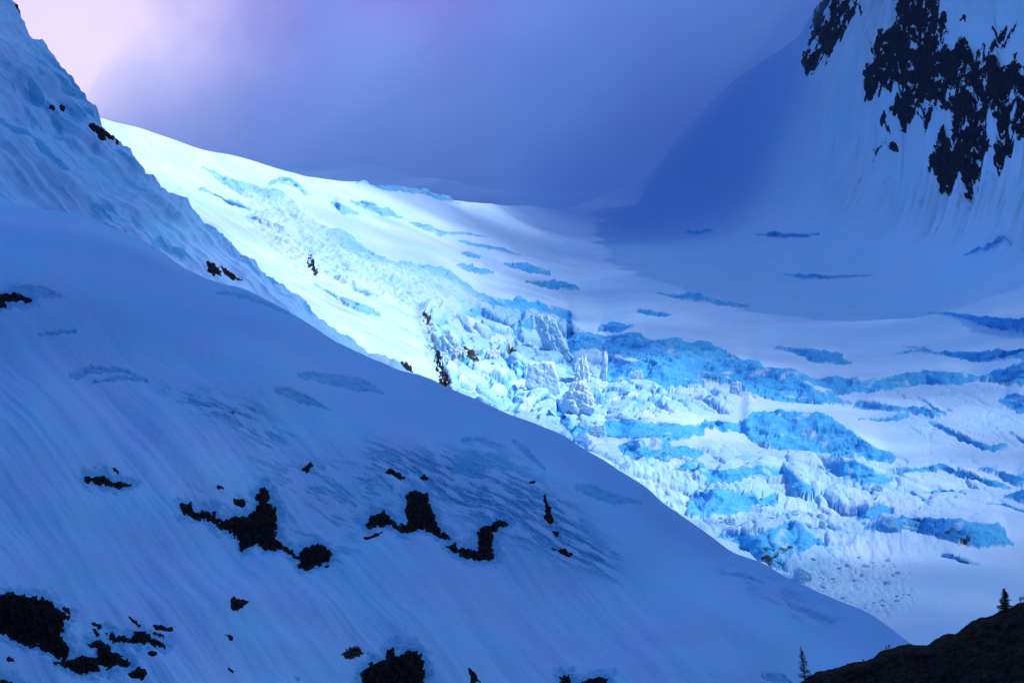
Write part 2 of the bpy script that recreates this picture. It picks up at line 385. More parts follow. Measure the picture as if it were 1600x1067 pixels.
def rbf(anch):
    A = np.array(anch, float); x = A[:, :2]/400; n = len(A)
    r = np.linalg.norm(x[:, None]-x[None], axis=-1); Kr = np.where(r > 0, r*r*np.log(r+1e-9), 0)+np.eye(n)*0.004
    Pm = np.c_[np.ones(n), x]; M = np.block([[Kr, Pm], [Pm.T, np.zeros((3, 3))]])
    s = np.linalg.solve(M, np.r_[A[:, 2], 0, 0, 0])
    def f(U, V):
        # evaluate on a coarse lattice, then bilinear
        gu = np.arange(-260, 1961, 20.); gv = np.arange(-220, 1301, 20.)
        a, b = np.meshgrid(gu, gv); o = s[n]+s[n+1]*a/400+s[n+2]*b/400
        for k in range(n):
            rr = np.hypot(a/400-x[k, 0], b/400-x[k, 1]); o = o+s[k]*rr*rr*np.log(rr+1e-9)
        fu = np.clip((U+260)/20, 0, len(gu)-1.001); fv = np.clip((V+220)/20, 0, len(gv)-1.001); i = fu.astype(int); j = fv.astype(int); p = fu-i; q = fv-j
        return o[j, i]*(1-p)*(1-q)+o[j, i+1]*p*(1-q)+o[j+1, i]*(1-p)*q+o[j+1, i+1]*p*q
    return f
D_gl = rbf(ANCH)
gl_top = curve([(-260,60),(-60,120),(100,170),(180,190),(240,205),(300,228),(345,240),(420,262),(560,283),(650,296),(720,312),(800,321),(880,327),(930,312),(970,293),(1010,265),(1060,215),(1120,150),(1190,95),(1250,50),(1290,-10),(1330,-100),(1380,-125),(1720,-130)])
gl_bot = curve([(-260,460),(100,560),(300,600),(500,660),(700,720),(900,800),(1100,930),(1250,1010),(1400,1075),(1720,1090)])
gu = np.arange(-200, 1712, 1.25)
G = Relief(gu, gl_bot, gl_top, 900, D_gl)
off, ice = face_fields(G.U, G.V, G.D)
for _ in range(2): off[:, 2:-2] = (off[:, :-4]+2*off[:, 1:-3]+3*off[:, 2:-2]+2*off[:, 3:-1]+off[:, 4:])/9
D0 = G.D.copy()
G.D = G.D-off; G.P = place(G.U, G.V, G.D)
G.finish()
X, Y, Z = G.P[..., 0], G.P[..., 1], G.P[..., 2]
U, V = G.U, G.V
# where the ice is broken up
def soft(poly, w, U=U, V=V): return sstep(-w, w, poly_sd(U, V, poly))
ZC1 = [(660,470),(760,478),(890,500),(948,545),(940,600),(1110,608),(1170,622),(1120,640),(1040,640),(1000,655),(940,660),(900,720),(780,660),(690,590),(655,520)]
ZC2 = [(880,690),(950,690),(1100,700),(1170,700),(1280,715),(1400,728),(1420,760),(1330,775),(1400,800),(1340,830),(1300,870),(1340,900),(1230,915),(1050,830)]
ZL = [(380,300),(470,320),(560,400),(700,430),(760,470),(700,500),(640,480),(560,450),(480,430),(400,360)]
ZF = [(1230,890),(1330,880),(1420,900),(1430,940),(1380,990),(1300,950)]
chaos = np.clip(soft(ZC1, 14)+0.5*soft(ZC2, 25)+0.22*soft([(1280,712),(1420,715),(1720,735),(1720,810),(1480,810),(1340,800)], 20)+0.2*soft([(1330,600),(1720,590),(1720,720),(1420,690)], 20), 0, 1)*(1-0.6*ice)
fan = soft(ZF, 20)
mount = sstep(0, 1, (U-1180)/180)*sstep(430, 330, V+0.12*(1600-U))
plate = 1-np.clip(chaos+ice, 0, 1)
# voronoi blocks, warped
wx = X+3.5*fbm(X/22, Y/22, oct=3, seed=31); wy = Y+6*fbm(X/24, Y/24, oct=3, seed=32)
dz = np.zeros_like(X)
ice_shade = np.zeros_like(X)
for sc, amp, sd_ in ((62., 17.0, 40), (27., 10.0, 41), (10., 2.2, 42)):
    F1, F2, idr, dx, dy = cells(wx/sc, wy/(sc*1.9), sd_)
    e = sstep(0, 0.16, F2-F1)
    hgt = (rnd(idr, 1)-0.5)*amp + (dx*(rnd(idr, 2)-0.5)+dy*(rnd(idr, 3)-0.2))*amp*1.1-(1-e)*amp*0.35
    dz += hgt*chaos
    ice_shade = np.maximum(ice_shade, chaos*(1-e)*0.8*(1 if sc > 10 else 0.4)); ice_shade = np.maximum(ice_shade, chaos*sstep(0.55, 0.8, rnd(idr, 5))*0.4)  # blue of the shaded gaps painted in along with the ice colour
dz += chaos*0.9*fbm(X/9, Y/14, Z/9, oct=4, seed=50)
# gentle swells and wind texture on the open snow
dz += (1-chaos)*(5.0*fbm(X/170, Y/260, oct=3, seed=60)+0.35*fbm(X/20, Y/40, oct=3, seed=61))
dz += fan*1.3*fbm(X/5, Y/8, oct=3, seed=66, ridged=True)
# fall-line runnels below the walls, in the fans
run = soft([(1130,750),(1300,745),(1420,775),(1500,840),(1340,900),(1200,830)], 30)
xr = X-0.10*(Y-2000); dz += run*1.5*fbm(xr/7, Y/60, oct=3, seed=70)
run2 = soft([(960,735),(1090,730),(1130,760),(1060,810)], 15); dz += run2*1.6*fbm(X/4, Y/50, oct=3, seed=71)
# left, sunlit flank: long diagonal folds and fluted ice
flank = soft([(190,200),(330,260),(420,330),(520,430),(660,500),(720,610),(560,560),(380,420),(240,290)], 12)
dz += flank*4.5*fbm((X*0.5+Y*0.35)/22, (X-Y)/260, oct=3, seed=72)
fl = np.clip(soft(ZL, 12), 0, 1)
Ndir = G.N
flute = fbm(X/6, Y/16, Z/25, oct=4, seed=73)*1.5+fbm(X/24, Y/40, Z/30, oct=4, seed=74)*4.0
wall = ice*sstep(0, 1, U*0+1)
# mountain side: gullies running down to the left
gd = (X*0.85+Z*0.8); gw = (Y+X*0.5-Z*0.4)
dz += mount*1.5*(22*fbm(gw/70, gd/520, oct=4, seed=80)+7*fbm(gw/17, gd/300, oct=4, seed=81, gain=0.6)+9*fbm(X/40, Z/40, Y/60, oct=4, seed=82)*sstep(0.0, 0.5, fbm(X/150, Z/110, Y/200, oct=2, seed=83)))
P = G.P.copy(); P[..., 2] += dz
nrm = G.N
hd = 1.5*fbm(X/6, Y/12, Z/5, oct=4, seed=90)+0.8*fbm(X/30, Y/30, Z/2.2, oct=2, seed=91)
c1_, c2_, ci_, cx_, cy_ = cells((X+3*hd)/20, (Z+Y*0.12+2*hd)/15, 92)
facet = ((rnd(ci_, 1)-0.5)*5+cx_*(rnd(ci_, 2)-0.5)*9+cy_*(rnd(ci_, 3)-0.5)*6)*sstep(0, 0.12, c2_-c1_)
c1_, c2_, ci_, cx_, cy_ = cells((X+2*hd)/5, (Z+Y*0.1+hd)/4, 93)
facet = facet+((rnd(ci_, 1)-0.5)*0.5+cx_*(rnd(ci_, 2)-0.5)*1.2)
P += nrm*(fl*(flute*1.3+hd*0.1)+wall*(1-fl)*(facet*0.7+hd*0.25+flute*0.4+6.5*fbm(X/34, Y/90, Z/70, oct=3, seed=76)))[..., None]*np.clip(1-mount, 0, 1)[..., None]
# wind-scoured ice showing through, and the ice attribute
ice_a = ice*np.clip(0.95+0.25*fbm(X/45, Z/5, Y/60, oct=4, seed=95)-0.8*sstep(0.32, 0.7, fbm(X/18, Z/22, Y/40, oct=4, seed=94)), 0.12, 1)
ice_a = np.maximum(ice_a, ice_shade)
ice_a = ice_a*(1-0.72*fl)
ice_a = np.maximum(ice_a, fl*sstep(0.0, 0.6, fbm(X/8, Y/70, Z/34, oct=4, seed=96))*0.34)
lowfan = soft(ZC2, 20)*sstep(0.08, 0.42, fbm(X/22, Y/45, oct=4, seed=97))
ice_a = np.maximum(ice_a, lowfan*0.45)
dirt_shade = 0.10*mount*(0.6+0.8*np.clip(fbm(X/60, Y/60, Z/60, oct=4, seed=98)+0.5, 0, 1))  # mountain snow darkened: shade put into its colour
for poly, amt in (([(655,500),(675,505),(700,545),(745,560),(750,580),(700,578),(670,545)],0.75), ([(785,535),(800,532),(812,555),(800,560)],0.8),
                  ([(1088,588),(1105,588),(1138,599),(1136,603),(1100,596)],0.9), ([(985,722),(1000,712),(1040,712),(1075,722),(1045,730),(990,728)],0.6),
                  ([(1170,860),(1195,858),(1215,866),(1240,858),(1236,872),(1218,884),(1206,888),(1190,872)],1.0), ([(1484,845),(1495,838),(1515,845),(1518,858),(1500,856)],0.9),
                  ([(1265,848),(1275,852),(1290,862),(1288,866),(1272,858)],0.8), ([(417,310),(425,308),(424,315)],1.0), ([(1125,795),(1140,790),(1158,800),(1140,797)],0.5),
                  ([(700,600),(745,600),(800,650),(770,645),(720,615)],0.3)):
    s = poly_sd(U, V, poly); dirt_shade = np.maximum(dirt_shade, amt*sstep(-1, 2, np.minimum(s, 3)+9*fbm(X/6, Z/4, Y/9, oct=4, seed=99, gain=0.65)-3.0))  # dirty ice and bare rock, plus cave darkness painted as colour
G.P = P; G.finish()
# ice paled towards the sunlit left: the light is put into its colour
G.behind(24, 500, 420)
ice_a = np.clip(ice_a, 0, 0.95)*(0.66+0.34*sstep(560, 900, U+0.6*(V-400)))
at = {'ice': G.pad(ice_a, 24), 'dirt_shade': G.pad(dirt_shade, 24)}
Pg = G.P2.reshape(-1, 3)
split = int(np.searchsorted(gu, 1180))
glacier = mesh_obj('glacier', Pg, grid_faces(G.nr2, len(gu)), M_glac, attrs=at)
tag(glacier, 'broken blue and white glacier with crevasses falling between the snow slope and the mountain', kind='structure')

# higher snowfield behind the lip, running into the cloud
sf_top = curve([(-120,170),(100,225),(330,236),(430,252),(520,254),(600,262),(690,282),(780,296),(860,304),(950,300),(1100,280)])
S = Relief(np.arange(-100, 1100, 4.), lambda u: gl_top(u)+25, sf_top, 60, lambda U, V: 5300+(300-V)*14+200*(U/1000))
S.P[..., 2] += 12*fbm(S.P[..., 0]/200, S.P[..., 1]/300, oct=3, seed=101); S.finish(); S.behind(12, 900, 300)
snowfield = mesh_obj('snowfield', S.P2, grid_faces(S.nr2, len(S.us)), M_glac, attrs={'ice': np.zeros(S.P2.shape[:2]), 'dirt_shade': np.zeros(S.P2.shape[:2])})
tag(snowfield, 'high snowfield fading into cloud behind the glacier lip', kind='structure')

# ------------------------------------------------------------------ UPPER RUGGED SLOPE (upper left)
def plane_D(az, slope, uref, vref, Dref):
    a, s = R(az), R(slope); n = np.array([math.sin(s)*math.sin(a), -math.sin(s)*math.cos(a), math.cos(s)])
    c = float(place(np.array(uref, float), np.array(vref, float), Dref)@n)
    return lambda U, V: c/(place(U, V, np.ones_like(U))@n), n
near_top = curve([(-260,275),(0,318),(60,328),(120,345),(190,370),(250,392),(300,417),(340,437),(400,457),(450,478),(500,508),(560,543),(620,573),(660,587),(720,615),(800,652),(880,690),(960,730),(1000,756),(1040,790),(1090,825),(1140,858),(1200,890),(1260,920),(1320,945),(1380,975),(1430,1003),(1500,1045),(1600,1105),(1700,1160)])
up_top_pts = [(-260,-420),(-120,-200),(-40,-80),(0,-22),(22,10),(38,40),(62,62),(85,85),(105,115),(130,140),(150,172),(172,205),(190,212),(200,230),(210,250),(240,280),(270,303),(300,322),(340,350),(400,388),(440,425),(480,460),(530,500),(570,533),(600,555),(640,578),(690,602),(720,632),(800,682),(880,735),(960,790),(1040,850)]
_ut = np.array(up_top_pts, float)
def up_top(u): return np.interp(u, _ut[:, 0], _ut[:, 1])+2.0*vnoise(np.asarray(u)/11., np.zeros(len(u)), None, 3)
fD, n_up = plane_D(38, 47, 200, 300, 1750)
Rg = Relief(np.arange(-240, 1000, 1.3), lambda u: np.minimum(near_top(u)+40, near_top(u)+40), up_top, 520, fD)
U, V = Rg.U, Rg.V; X, Y, Z = Rg.P[..., 0], Rg.P[..., 1], Rg.P[..., 2]
q = V-Rg.vt[None]
# rotate into along / across the fall line seen in the picture
ang = R(43); al = (U*math.cos(ang)+V*math.sin(ang)); ac = (-U*math.sin(ang)+V*math.cos(ang))
h = 14*fbm(ac/75, al/360, oct=3, seed=110, gain=0.4)+3.4*fbm(ac/34, al/420, oct=2, seed=111, ridged=True)+0.8*fbm(ac/11, al/260, oct=2, seed=119, ridged=True)+0.35*fbm(ac/6, al/110, oct=3, seed=112)+6.0*fbm(U/60, V/34, oct=3, seed=113, gain=0.4)
rug = sstep(60, 10, q+15*fbm(U/40, V/40, oct=2, seed=114))
h = h*(0.25+0.45*sstep(0, 40, near_top(U)-V+30)) + rug*2.6*fbm(U/30, V/20, oct=4, seed=115)*sstep(0, 8, q)
h -= np.clip(1-q/10., 0, 1)**2*6
Rg.P = Rg.P+n_up*h[..., None]
ice_u = np.zeros_like(U)
def strip(U, V, f, jit=1.5, seed=1):
    f = np.array(f, float); vt = np.interp(U, f[:, 0], f[:, 1]); vb = np.interp(U, f[:, 0], f[:, 2])
    j = jit*fbm(U/7, V/5, oct=3, seed=seed)
    m = sstep(-1.2, 1.2, vb-V+j)*sstep(-1.2, 1.2, V-vt+j)*((U > f[0, 0]) & (U < f[-1, 0]))
    return m
for i, f in enumerate([[(-60,178,192),(0,191,203),(25,194,215),(45,205,222),(70,225,252),(95,246,262),(110,261,264)], [(40,200,206),(60,225,240),(75,245,258),(95,258,262)], [(60,318,322),(110,330,342),(150,345,358),(190,366,370)],
        [(45,125,130),(55,130,150),(65,140,160),(72,150,156)], [(95,140,146),(120,150,158),(145,160,170),(150,170,172)], [(75,118,122),(95,128,136),(115,140,146),(130,152,154)]]):
    ice_u = np.maximum(ice_u, 0.9*strip(U, V, f, 2.5, 120+i))
for poly, th in (([(120,312),(190,330),(270,360),(320,410),(280,405),(200,370),(140,335)],0.0), ([(290,335),(390,388),(450,430),(560,525),(600,560),(470,480),(400,430),(350,385)],-0.12),
                 ([(175,215),(205,235),(225,280),(200,270),(180,240)],-0.1), ([(0,100),(60,90),(150,180),(190,240),(120,230),(60,200),(0,160)],0.12), ([(60,60),(140,150),(170,205),(130,195),(90,150)],-0.05)):
    ice_u = np.maximum(ice_u, soft(poly, 10, U, V)*sstep(th-0.05, th+0.3, fbm(ac/12, al/45, oct=4, seed=130))*0.9)
Rg.finish(); Rg.behind(16, 260, 330)
upper = mesh_obj('snow_ridge', Rg.P2, grid_faces(Rg.nr2, len(Rg.us)), M_slope, attrs={'ice': Rg.pad(ice_u, 16), 'dirt_shade': np.zeros(Rg.P2.shape[:2])})
tag(upper, 'steep fluted snow ridge rising at the upper left above the smooth slope', kind='structure')

# outlines of the rocks that break through the near slope
def PX(pts, ox, oy, s): return [(ox+x/s, oy+y/s) for x, y in pts]
GR = 'dark rocks breaking through the near snow slope'
A_ = lambda pts: PX(pts, 0, 920, 5.333)
B_ = lambda pts: PX(pts, 0, 700, 2.963)
C_ = lambda pts: PX(pts, 500, 700, 2.963)
OUT = [
 (A_([(-600,60),(-300,100),(0,95),(80,90),(200,90),(350,85),(410,95),(470,140),(520,180),(580,220),(535,260),(545,300),(510,350),(520,395),(570,440),(590,500),(570,535),(510,540),(430,500),(370,485),(310,440),(250,445),(150,415),(80,405),(0,380),(-400,330)]), 'biggest black rock mass, at the left edge low on the snow slope'),
 (A_([(470,565),(560,550),(640,520),(760,525),(830,570),(835,605),(800,620),(720,615),(660,620),(600,590),(540,575)]), 'flat black rock just right of the foot of the large left rock mass'),
 (A_([(750,415),(830,400),(900,440),(940,485),(1000,500),(1050,540),(1105,570),(1100,588),(1000,580),(930,600),(860,560),(790,545),(790,520),(830,510),(820,460)]), 'slanting black rock pointing down right, beside the flat rock near the left mass'),
 (A_([(895,340),(955,345),(955,370),(960,385),(980,378),(1080,390),(1130,345),(1200,335),(1270,375),(1270,388),(1210,395),(1300,410),(1350,450),(1385,470),(1370,485),(1310,465),(1200,440),(1060,415),(960,408),(925,385)]), 'long thin knobbly black rock above the slanting rock in the lower left'),
 (A_([(755,275),(840,285),(850,305),(825,318),(780,300)]), 'small oval black rock, upper of two stacked right of the large left mass'),
 (A_([(775,320),(835,350),(830,362),(790,345)]), 'small oval black rock, lower of two stacked right of the large left mass'),
 (A_([(1065,235),(1130,255),(1165,280),(1155,292),(1100,265)]), 'tiny slanted black rock above the long knobbly one'),
 (A_([(1285,285),(1330,282),(1370,315),(1440,345),(1440,358),(1380,345),(1300,310)]), 'tapering black rock at the upper right of the lower-left rock cluster'),
 (A_([(1290,350),(1370,375),(1360,385),(1300,365)]), 'tiny thin rock under the tapering black rock of the lower-left cluster'),
 (A_([(1230,535),(1260,530),(1305,555),(1300,572),(1260,572)]), 'small round rock right of the slanting rock in the lower left'),
 (A_([(1080,655),(1150,632),(1215,665),(1228,690),(1200,713),(1120,690)]), 'isolated oval black rock below the slanting rock in the lower left'),
 (A_([(60,580),(75,555),(110,560),(115,575),(80,588)]), 'tiny lone rock in the snow below the large left mass'),
 (A_([(5,715),(100,715),(170,740),(205,755),(180,775),(100,770),(40,745)]), 'flat lens-shaped rock in the very bottom left corner'),
 (A_([(1265,768),(1330,765),(1370,784),(1290,798)]), 'small rock cut by the bottom edge left of centre'),
 (B_([(385,145),(440,135),(470,125),(510,145),(555,155),(605,160),(600,175),(560,180),(500,160),(450,160),(400,160)]), 'thin ragged horizontal rock alone on the left of the slope'),
 (B_([(525,100),(550,105),(548,118),(530,110)]), 'tiny rock just above the thin ragged horizontal one'),
 (B_([(835,270),(880,252),(900,290),(940,275),(1000,290),(1040,320),(1080,300),(1130,295),(1180,280),(1200,240),(1190,205),(1215,180),(1240,200),(1245,240),(1280,270),(1290,330),(1280,370),(1310,410),(1340,440),(1390,478),(1405,450),(1450,432),(1500,440),(1535,475),(1520,510),(1470,530),(1410,550),(1385,540),(1395,510),(1370,485),(1330,455),(1300,435),(1240,440),(1200,410),(1130,430),(1115,380),(1070,345),(1020,335),(960,305),(900,315),(850,310)]), 'large black rock band with tall peak and round right lobe, left of centre'),
 (B_([(1395,115),(1430,95),(1447,105),(1415,128)]), 'small rock above the round lobe of the left-centre rock band'),
 (B_([(1080,240),(1120,228),(1145,240),(1120,260),(1085,252)]), 'small rock just left of the tall peak of the left-centre band'),
 (B_([(1060,750),(1075,728),(1100,740),(1140,735),(1130,750),(1090,780),(1065,775)]), 'small star-shaped rock below the left-centre rock band'),
 (B_([(1040,880),(1060,878),(1075,895),(1060,893)]), 'tiny speck of rock below the star-shaped rock'),
 (C_([(215,350),(240,300),(300,295),(325,325),(345,350),(390,365),(405,340),(400,290),(395,230),(430,205),(495,205),(510,250),(530,290),(545,340),(570,370),(605,400),(590,410),(530,380),(480,375),(440,380),(400,400),(370,385),(320,350),(260,355),(225,370)]), 'black rock with a tall block in its middle, in the centre of the slope'),
 (C_([(590,440),(610,425),(650,445),(700,450),(740,465),(735,380),(745,365),(790,360),(820,335),(870,360),(800,385),(800,460),(820,490),(720,500),(650,475)]), 'hook-shaped black rock right of the block-like one in the centre'),
 (C_([(1035,235),(1060,280),(1085,320),(1070,345),(1045,325),(1045,280)]), 'narrow upright rock sliver at the right of the slope rocks'),
 (C_([(1070,375),(1110,370),(1105,390),(1080,390)]), 'tiny rock under the narrow upright sliver'),
 (C_([(1075,460),(1130,460),(1175,480),(1160,492),(1110,480)]), 'flat small rock lowest right of the slope rocks near the sliver'),
 (C_([(290,145),(325,125),(385,155),(370,165),(320,148)]), 'small ragged rock above the block-like rock in the centre'),
 (C_([(460,140),(480,135),(492,145),(470,150)]), 'tiny rock straight above the tall block of the central rock'),
 (C_([(960,183),(990,180),(985,190),(965,190)]), 'tiny lone rock high on the right of the central slope'),
 (C_([(205,415),(260,400),(285,395),(270,412),(215,425)]), 'thin rock below the left end of the block-like central rock'),
 (C_([(190,1025),(240,990),(310,985),(312,940),(335,938),(345,965),(370,975),(410,955),(450,980),(470,1010),(480,1060),(470,1110),(220,1100)]), 'large jagged rock cut by the bottom edge near the centre'),
 (C_([(685,1035),(710,1045),(740,1080),(700,1090)]), 'small rock at the bottom edge right of the jagged rock'),
 (C_([(1115,1035),(1160,1040),(1170,1067),(1190,1085),(1280,1048),(1330,1067),(1320,1100),(1130,1100)]), 'low wide rock at the bottom edge right of centre'),
 (PX([(-60,320),(0,300),(60,292),(110,310),(140,325),(120,335),(70,330),(30,330),(20,355),(0,358),(-80,360)], 0, 360, 2.963), 'black rock under a snow lip at the left edge halfway up'),
 (PX([(1062,858),(1078,858),(1076,864),(1064,864)], 0, 360, 2.963), 'tiny dark pebble of rock in the middle of the upper slope'),
 (B_([(25,690),(45,688),(60,692),(40,697),(20,695)]), 'tiny sliver of rock above the large left mass'),
 (B_([(330,755),(322,735),(300,722),(292,728),(310,745)]), 'tiny scrub-like rock at the right shoulder of the large left mass'),
 (B_([(1510,535),(1520,533),(1522,541),(1512,543)]), 'tiny stone right below the round lobe of the left-centre band'),
 (B_([(1000,195),(1025,197),(1030,205),(1008,203)]), 'tiny thin rock above the left arm of the left-centre band'),
 (B_([(1060,1010),(1078,1018),(1082,1025),(1066,1022)]), 'tiny stone low on the slope left of the jagged bottom rock'),
]
# ------------------------------------------------------------------ NEAR SNOW SLOPE
fD, n_sl = plane_D(24, 37, 600, 800, 1050)
def nearD(U, V):
    d = fD(U, V); q = V-near_top(U)
    return d+160*np.clip(1-q/130., 0, 1)**2.4
T = Relief(np.arange(-220, 1660, 1.3), lambda u: np.full(len(u), 1200.)+0*u, near_top, 760, nearD)
U, V = T.U, T.V
q = V-near_top(U)
wob = 14*fbm(U/400, V/400, oct=2, seed=140)
ang = R(57)-R(17)*sstep(500, 1200, U+0.2*V)
ang0 = R(50); al = U*math.cos(ang0)+V*math.sin(ang0); ac = -U*math.sin(ang0)+V*math.cos(ang0)+wob*0.6-0.00018*(V-600)**2*sstep(0, 600, 700-U)
lowr = sstep(60, 260, q)
h = 5*fbm(U/260, V/200, oct=3, seed=141)
h += lowr*(1.5*fbm(ac/60, al/900, oct=3, seed=142)+0.42*fbm(ac/15, al/500, oct=3, seed=143)*(0.4+sstep(-0.3, 0.5, fbm(U/160, V/160, oct=2, seed=148)))+0.05*fbm(ac/4, al/120, oct=2, seed=144))
h += 0.10*fbm(U/14, V/9, oct=3, seed=145)
ice_n = np.zeros_like(U)
STR = [[(-100,450,470),(0,452,474),(40,450,470),(70,455,468),(104,468,469)], [(60,518,520),(90,514,519),(120,514,517)], [(340,451,455),(380,457,463),(420,467,473),(457,484,485)], [(465,585,592),(490,578,592),(520,580,600),(560,590,612),(600,611,613)],
       [(110,573,584),(145,562,572),(190,570,578),(232,588,592)], [(140,585,588),(190,583,590),(225,590,592)], [(425,615,620),(450,612,628),(480,620,636),(516,640,641)],
       [(720,690,694),(745,690,698),(790,706,708)], [(730,716,734),(760,718,740),(800,730,742)], [(898,760,768),(925,758,775),(960,770,785),(1002,785,788)], [(1120,892,894),(1160,900,908),(1192,916,918)], [(1230,945,950),(1270,955,968),(1310,970,972)],
       [(800,690,695),(825,705,720),(850,735,740)], [(460,1048,1050),(470,1050,1055)], [(1190,1050,1056),(1225,1046,1062),(1240,1056,1060)], [(560,760,764),(590,752,760),(612,770,774)]]
a_ = R(20); bl_ = U*math.cos(a_)+V*math.sin(a_); bc_ = -U*math.sin(a_)+V*math.cos(a_)
for i, f in enumerate(STR): ice_n = np.maximum(ice_n, 0.95*strip(U, V, f, 3.2, 150+i)*(0.55+0.45*sstep(-0.3, 0.5, fbm(bl_/16+i, bc_/3, oct=4, seed=149))))
a2 = R(24); bl = U*math.cos(a2)+V*math.sin(a2); bc = -U*math.sin(a2)+V*math.cos(a2)
n1 = fbm(bl/55, bc/8, oct=5, seed=170, gain=0.62)
for poly, th, am in (([(255,610),(330,618),(400,640),(450,690),(420,715),(360,670),(280,640)],0.05,.7), ([(570,700),(640,710),(760,700),(830,740),(900,790),(965,860),(960,900),(860,870),(760,830),(700,790),(640,760),(570,745)],-0.06,.75),
                     ([(390,720),(560,730),(620,790),(560,850),(500,800),(440,770)],0.12,.5), ([(1130,890),(1230,920),(1320,970),(1250,975),(1150,920)],0.12,.5), ([(270,770),(400,760),(450,800),(560,850),(540,890),(400,850)],0.2,.45)):
    m = soft(poly, 25, U, V)*sstep(th-0.12, th+0.28, n1)*min(1, am*1.3)
    ice_n = np.maximum(ice_n, m)
for poly, lab in OUT:
    p_ = np.array(poly)
    if np.ptp(p_[:, 0]) < 35: continue
    c0, c1 = np.searchsorted(T.us, [p_[:, 0].min()-34, p_[:, 0].max()+34])
    r0 = int(np.searchsorted(-V[:, (c0+c1)//2], -(p_[:, 1].max()+34))); r1 = int(np.searchsorted(-V[:, (c0+c1)//2], -(p_[:, 1].min()-34)))
    sl = (slice(max(r0-40, 0), r1+40), slice(max(c0, 0), c1)); Us, Vs = U[sl], V[sl]
    sd_ = poly_sd(Us, Vs, poly)+9*fbm(Us/14, Vs/9, oct=4, seed=180)
    ice_n[sl] = np.maximum(ice_n[sl], 0.85*sstep(-17, -1, sd_+5*n1[sl]))  # dark halo round the rocks: icy ground with shade painted in
h -= ice_n*0.9
h += 0.5*soft([(600,700),(830,720),(960,860),(900,900),(700,800)], 30, U, V)*fbm(bl/24, bc/10, oct=4, seed=171)
T.P = T.P+n_sl*h[..., None]
T.finish(); T.behind(22, 420, 380)
slope = mesh_obj('snow_slope', T.P2, grid_faces(T.nr2, len(T.us)), M_slope, attrs={'ice': T.pad(ice_n, 22), 'dirt_shade': np.zeros(T.P2.shape[:2])})
tag(slope, 'shaded snow slope running from upper left down to the right in front of the glacier', kind='structure')

# ------------------------------------------------------------------ rock outcrops that break through the snow
def outcrop(name, poly, rel, label, cat='rock', group=None, mat=M_rock, mpp=0.25, thick=3.0, rag=3.0, step=0.8, seed=1, hole=0.0, str_dir=None, nscale=9.0, parent=None, grow=0.0):
    p = np.array(poly, float); pad = 6
    us = np.arange(p[:, 0].min()-pad, p[:, 0].max()+pad, step); vs = np.arange(p[:, 1].max()+pad, p[:, 1].min()-pad, -step)
    U, V = np.meshgrid(us, vs); s = poly_sd(U, V, poly)+grow
    A, B = U/nscale, V/nscale
    if str_dir is not None:
        c, d = math.cos(R(str_dir)), math.sin(R(str_dir)); A, B = (U*c+V*d)/(nscale*2.6), (-U*d+V*c)/(nscale*0.8)
    n = fbm(A, B, oct=4, seed=seed, gain=0.5)
    s2 = s+n*rag
    if hole: s2 = np.minimum(s2, (0.8*fbm(A*0.9+40, B*1.1, oct=6, seed=seed+9, gain=0.72)+0.55*fbm(U/42, V/42, oct=2, seed=seed+12)+hole+0.08)*12)
    hh = np.clip(s2*mpp*0.55, -1.6*max(1, mpp*2), thick)
    hh = hh+np.clip(s2, 0, 6)/6*thick*0.32*(fbm(A*1.2, B*1.2, oct=4, seed=seed+3, gain=0.55)+0.6*fbm(A*2.2, B*2.2, oct=3, seed=seed+5, ridged=True))
    Pp, Nn = rel.at(U, V)
    Q = Pp+Nn*hh[..., None]
    lim = -1.3*max(1, mpp*2); k = hh > lim
    keep = (k[:-1, :-1] | k[:-1, 1:] | k[1:, 1:] | k[1:, :-1])
    if keep.sum() < 2: return None
    Vv, F, _ = compact(Q.reshape(-1, 3), grid_faces(len(vs), len(us), keep))
    c = Vv.mean(0); o = mesh_obj(name, Vv-c, F, mat, parent=parent, smooth=False); o.location = c
    tag(o, label, cat, group); return o
for i, (poly, lab) in enumerate(OUT):
    big = max(p[0] for p in poly)-min(p[0] for p in poly)
    outcrop('rock_outcrop', poly, T, lab, group=GR, mpp=0.25, thick=min(4.0, 0.6+big*0.03), rag=2.2+min(3.0, big*0.03), seed=200+i*7, nscale=7, step=0.7 if big < 60 else 0.9, grow=0.9)
outcrop('rock_outcrop', C_([(100,945),(140,912),(180,910),(205,955),(130,968)]), T, 'reddish brown scrubby rock left of the jagged rock at the bottom edge', group=GR, mat=M_rockbr, thick=1.5, rag=4, seed=411, nscale=4, step=0.6, hole=0.25)
GU = 'rocks showing on the upper left ridge'
